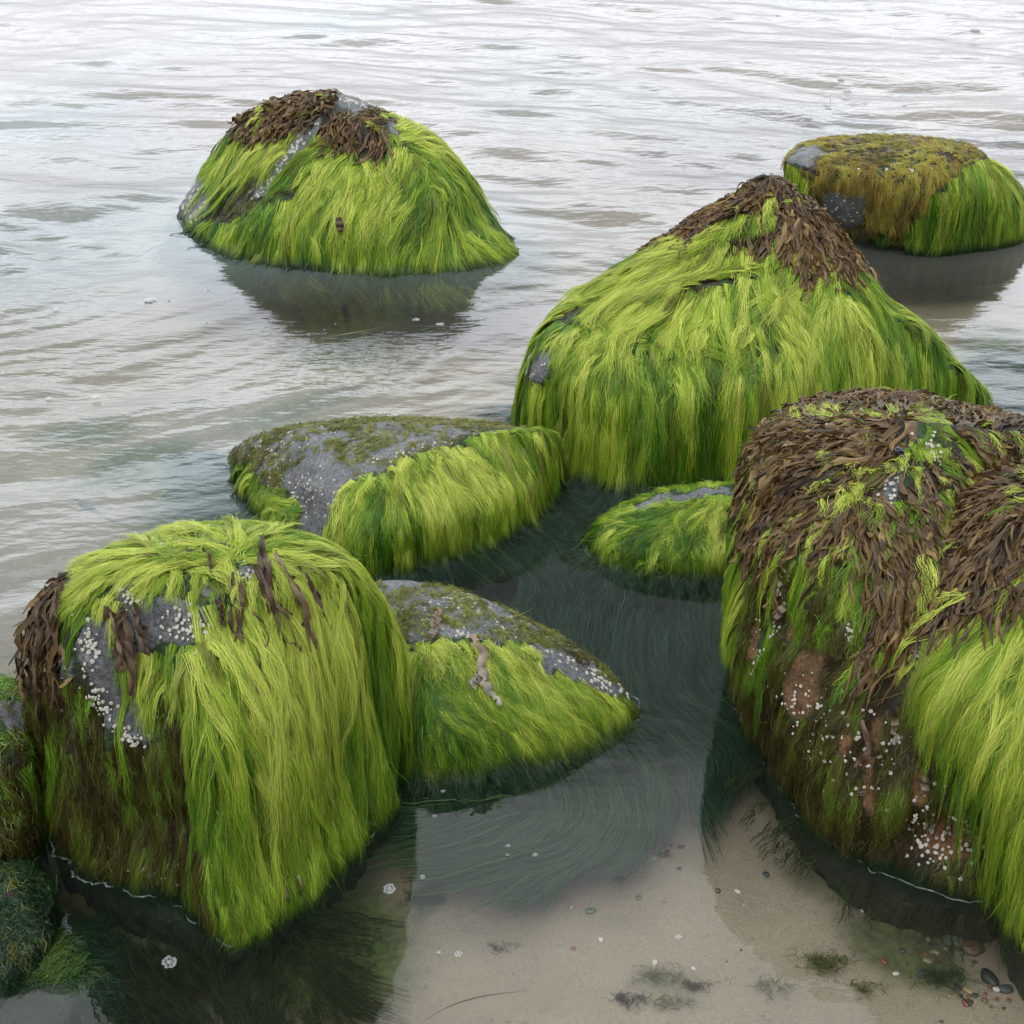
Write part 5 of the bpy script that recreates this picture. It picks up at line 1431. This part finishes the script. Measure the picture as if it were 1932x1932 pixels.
# ---------------------------------------------------------------- water
def build_water():
    ys = np.concatenate([np.linspace(-2.5, 1.0, 14)[:-1], np.geomspace(1.0, 14, 760), np.geomspace(14, 2000, 90)[1:]])
    X, Y, F = fan_grid(ys, 620, 0.9, 0.62)
    P = np.stack([X, Y, np.zeros_like(X)], -1).reshape(-1, 3)
    x, y = P[:, 0], P[:, 1]
    Q = P.copy()
    # swell runs towards the lower left: stretch the noise across that direction
    th = math.radians(-14)
    u = x * math.cos(th) + y * math.sin(th); v = -x * math.sin(th) + y * math.cos(th)
    wx = 0.25 * vnoise(P, 0.9, 1); wy = 0.12 * vnoise(P, 1.1, 2)
    def wave(su, sv, seed):
        return vnoise(np.stack([(u + wx) * su, (v + wy) * sv, np.zeros_like(u)], -1), 1.0, seed)
    h = 0.026 * wave(0.8, 2.0, 11) + 0.015 * wave(2.0, 4.8, 12) + 0.0068 * wave(4.6, 11.0, 13) + 0.0020 * wave(12, 28, 14)
    th = math.radians(27)
    u = x * math.cos(th) + y * math.sin(th); v = -x * math.sin(th) + y * math.cos(th)
    wx = 0.30 * vnoise(P, 1.6, 31); wy = 0.10 * vnoise(P, 1.9, 32)
    hb = 0.011 * wave(1.4, 4.5, 21) + 0.0075 * wave(3.0, 9.0, 22) + 0.0030 * wave(6.5, 20.0, 23) + 0.0009 * wave(15, 42, 24)
    kb = sstep(0.5, -0.2, x) * sstep(5.0, 4.0, y)
    h = h * (1 - kb) + hb * kb
    calm = 0.16 + 0.84 * sstep(2.5, 5.0, y + 0.35 * x * sstep(0, 3, y))
    left = 0.55 * sstep(0.2, -1.0, x) * sstep(1.9, 2.8, y) * sstep(5.5, 3.5, y)
    a = np.clip(calm * 1.0 + left * 0.9, 0, 1.1)
    a = a * sstep(1.9, 2.7, y) + 0.07
    # calmer in the lee of the boulders
    for key, rad in (('A', 0.95), ('B', 0.9), ('C', 0.9), ('D', 0.6), ('E', 0.5)):
        r = ROCKS[key]
        d = np.hypot(x - r.axis[0], (y - r.axis[1] + 0.25))
        a = a * (0.22 + 0.78 * sstep(rad * 0.55, rad * 1.35, d))
    a = a * sstep(60, 14, y) + 0.6 * sstep(14, 60, y)
    a = a * (1 - 0.18 * sstep(4.0, 6.0, y))
    P[:, 2] = h * a
    # suspended silt: thicker further out where the water is deeper and stirred
    n = fbm(Q, 0.7, 4, 61)
    murk = 0.012 + 0.50 * sstep(2.6, 7.5, y + 0.7 * n) + 0.02 * n
    murk = murk + 0.22 * sstep(-0.1, -0.9, x) * sstep(2.0, 2.6, y) * (0.7 + n)
    ca = ROCKS['A'].axis
    clear = np.exp(-(((x - ca[0]) / 0.55) ** 2 + ((y - ca[1] + 0.85) / 0.45) ** 2))  # less silt here puts a darker boulder reflection into the water colour
    cb = ROCKS['B'].axis
    clear = np.maximum(clear, np.exp(-(((x - cb[0]) / 0.6) ** 2 + ((y - cb[1] + 0.80) / 0.6) ** 2)))
    murk = np.clip(murk * (1 - 0.8 * clear), 0.01, 0.9)
    teal = np.clip(0.95 * sstep(0.5, -1.0, x) * sstep(6.8, 4.0, y) + 0.55 * fbm(Q, 0.9, 3, 68), 0, 1)
    for key in 'ACDL':
        r = ROCKS[key]
        d = np.hypot(x - r.axis[0], y - r.axis[1])
        teal = np.maximum(teal, 0.9 * sstep(1.0, 0.5, d))
    teal = teal * (1 - clear)
    silt = np.array((0.285, 0.262, 0.238)); green = np.array((0.185, 0.275, 0.275))
    Ccol = silt * (1 - teal[:, None]) + green * teal[:, None]
    m, nn, l, out = new_mat('sea_water')
    col = nn.new('ShaderNodeAttribute'); col.attribute_name = 'pigment'
    mk = nn.new('ShaderNodeAttribute'); mk.attribute_name = 'silt'
    geo = nn.new('ShaderNodeNewGeometry')
    mp = nn.new('ShaderNodeMapping'); mp.inputs['Scale'].default_value = (1.0, 2.1, 1.0); mp.inputs['Rotation'].default_value = (0, 0, math.radians(12))
    l.new(geo.outputs['Position'], mp.inputs['Vector'])
    t1 = noise_node(nn, l, mp.outputs['Vector'], 16, 3, 0.5)
    cm = nn.new('ShaderNodeAttribute'); cm.attribute_name = 'chop'
    b = nn.new('ShaderNodeBump'); b.inputs['Distance'].default_value = 0.004
    l.new(cm.outputs['Fac'], b.inputs['Strength'])
    l.new(t1.outputs['Fac'], b.inputs['Height'])
    fr = nn.new('ShaderNodeFresnel'); fr.inputs['IOR'].default_value = 1.333
    l.new(b.outputs['Normal'], fr.inputs['Normal'])
    back = nn.new('ShaderNodeMath'); back.operation = 'SUBTRACT'; back.inputs[0].default_value = 1.0
    l.new(geo.outputs['Backfacing'], back.inputs[1])
    fm = nn.new('ShaderNodeMath'); fm.operation = 'MULTIPLY'
    l.new(fr.outputs[0], fm.inputs[0]); l.new(back.outputs[0], fm.inputs[1])
    gl = nn.new('ShaderNodeBsdfGlossy'); gl.inputs['Roughness'].default_value = 0.03
    l.new(b.outputs['Normal'], gl.inputs['Normal'])
    tr = nn.new('ShaderNodeBsdfTransparent'); tr.inputs['Color'].default_value = (0.93, 0.95, 0.90, 1)
    df = nn.new('ShaderNodeBsdfDiffuse'); l.new(col.outputs['Color'], df.inputs['Color'])
    body = nn.new('ShaderNodeMixShader')
    l.new(mk.outputs['Fac'], body.inputs[0]); l.new(tr.outputs[0], body.inputs[1]); l.new(df.outputs[0], body.inputs[2])
    mx = nn.new('ShaderNodeMixShader')
    l.new(fm.outputs[0], mx.inputs[0]); l.new(body.outputs[0], mx.inputs[1]); l.new(gl.outputs[0], mx.inputs[2])
    l.new(mx.outputs[0], out.inputs['Surface'])
    me = mesh_data('water', P, F, m, cols=Ccol)
    s = me.attributes.new('silt', 'FLOAT', 'POINT'); s.data.foreach_set('value', murk.astype(np.float32))
    s = me.attributes.new('chop', 'FLOAT', 'POINT'); s.data.foreach_set('value', np.clip(a * 0.9, 0.01, 0.8).astype(np.float32))
    tag(link('water', me), kind='structure', label='rippled shallow sea water reflecting the white sky')
build_water()
print('scene built')
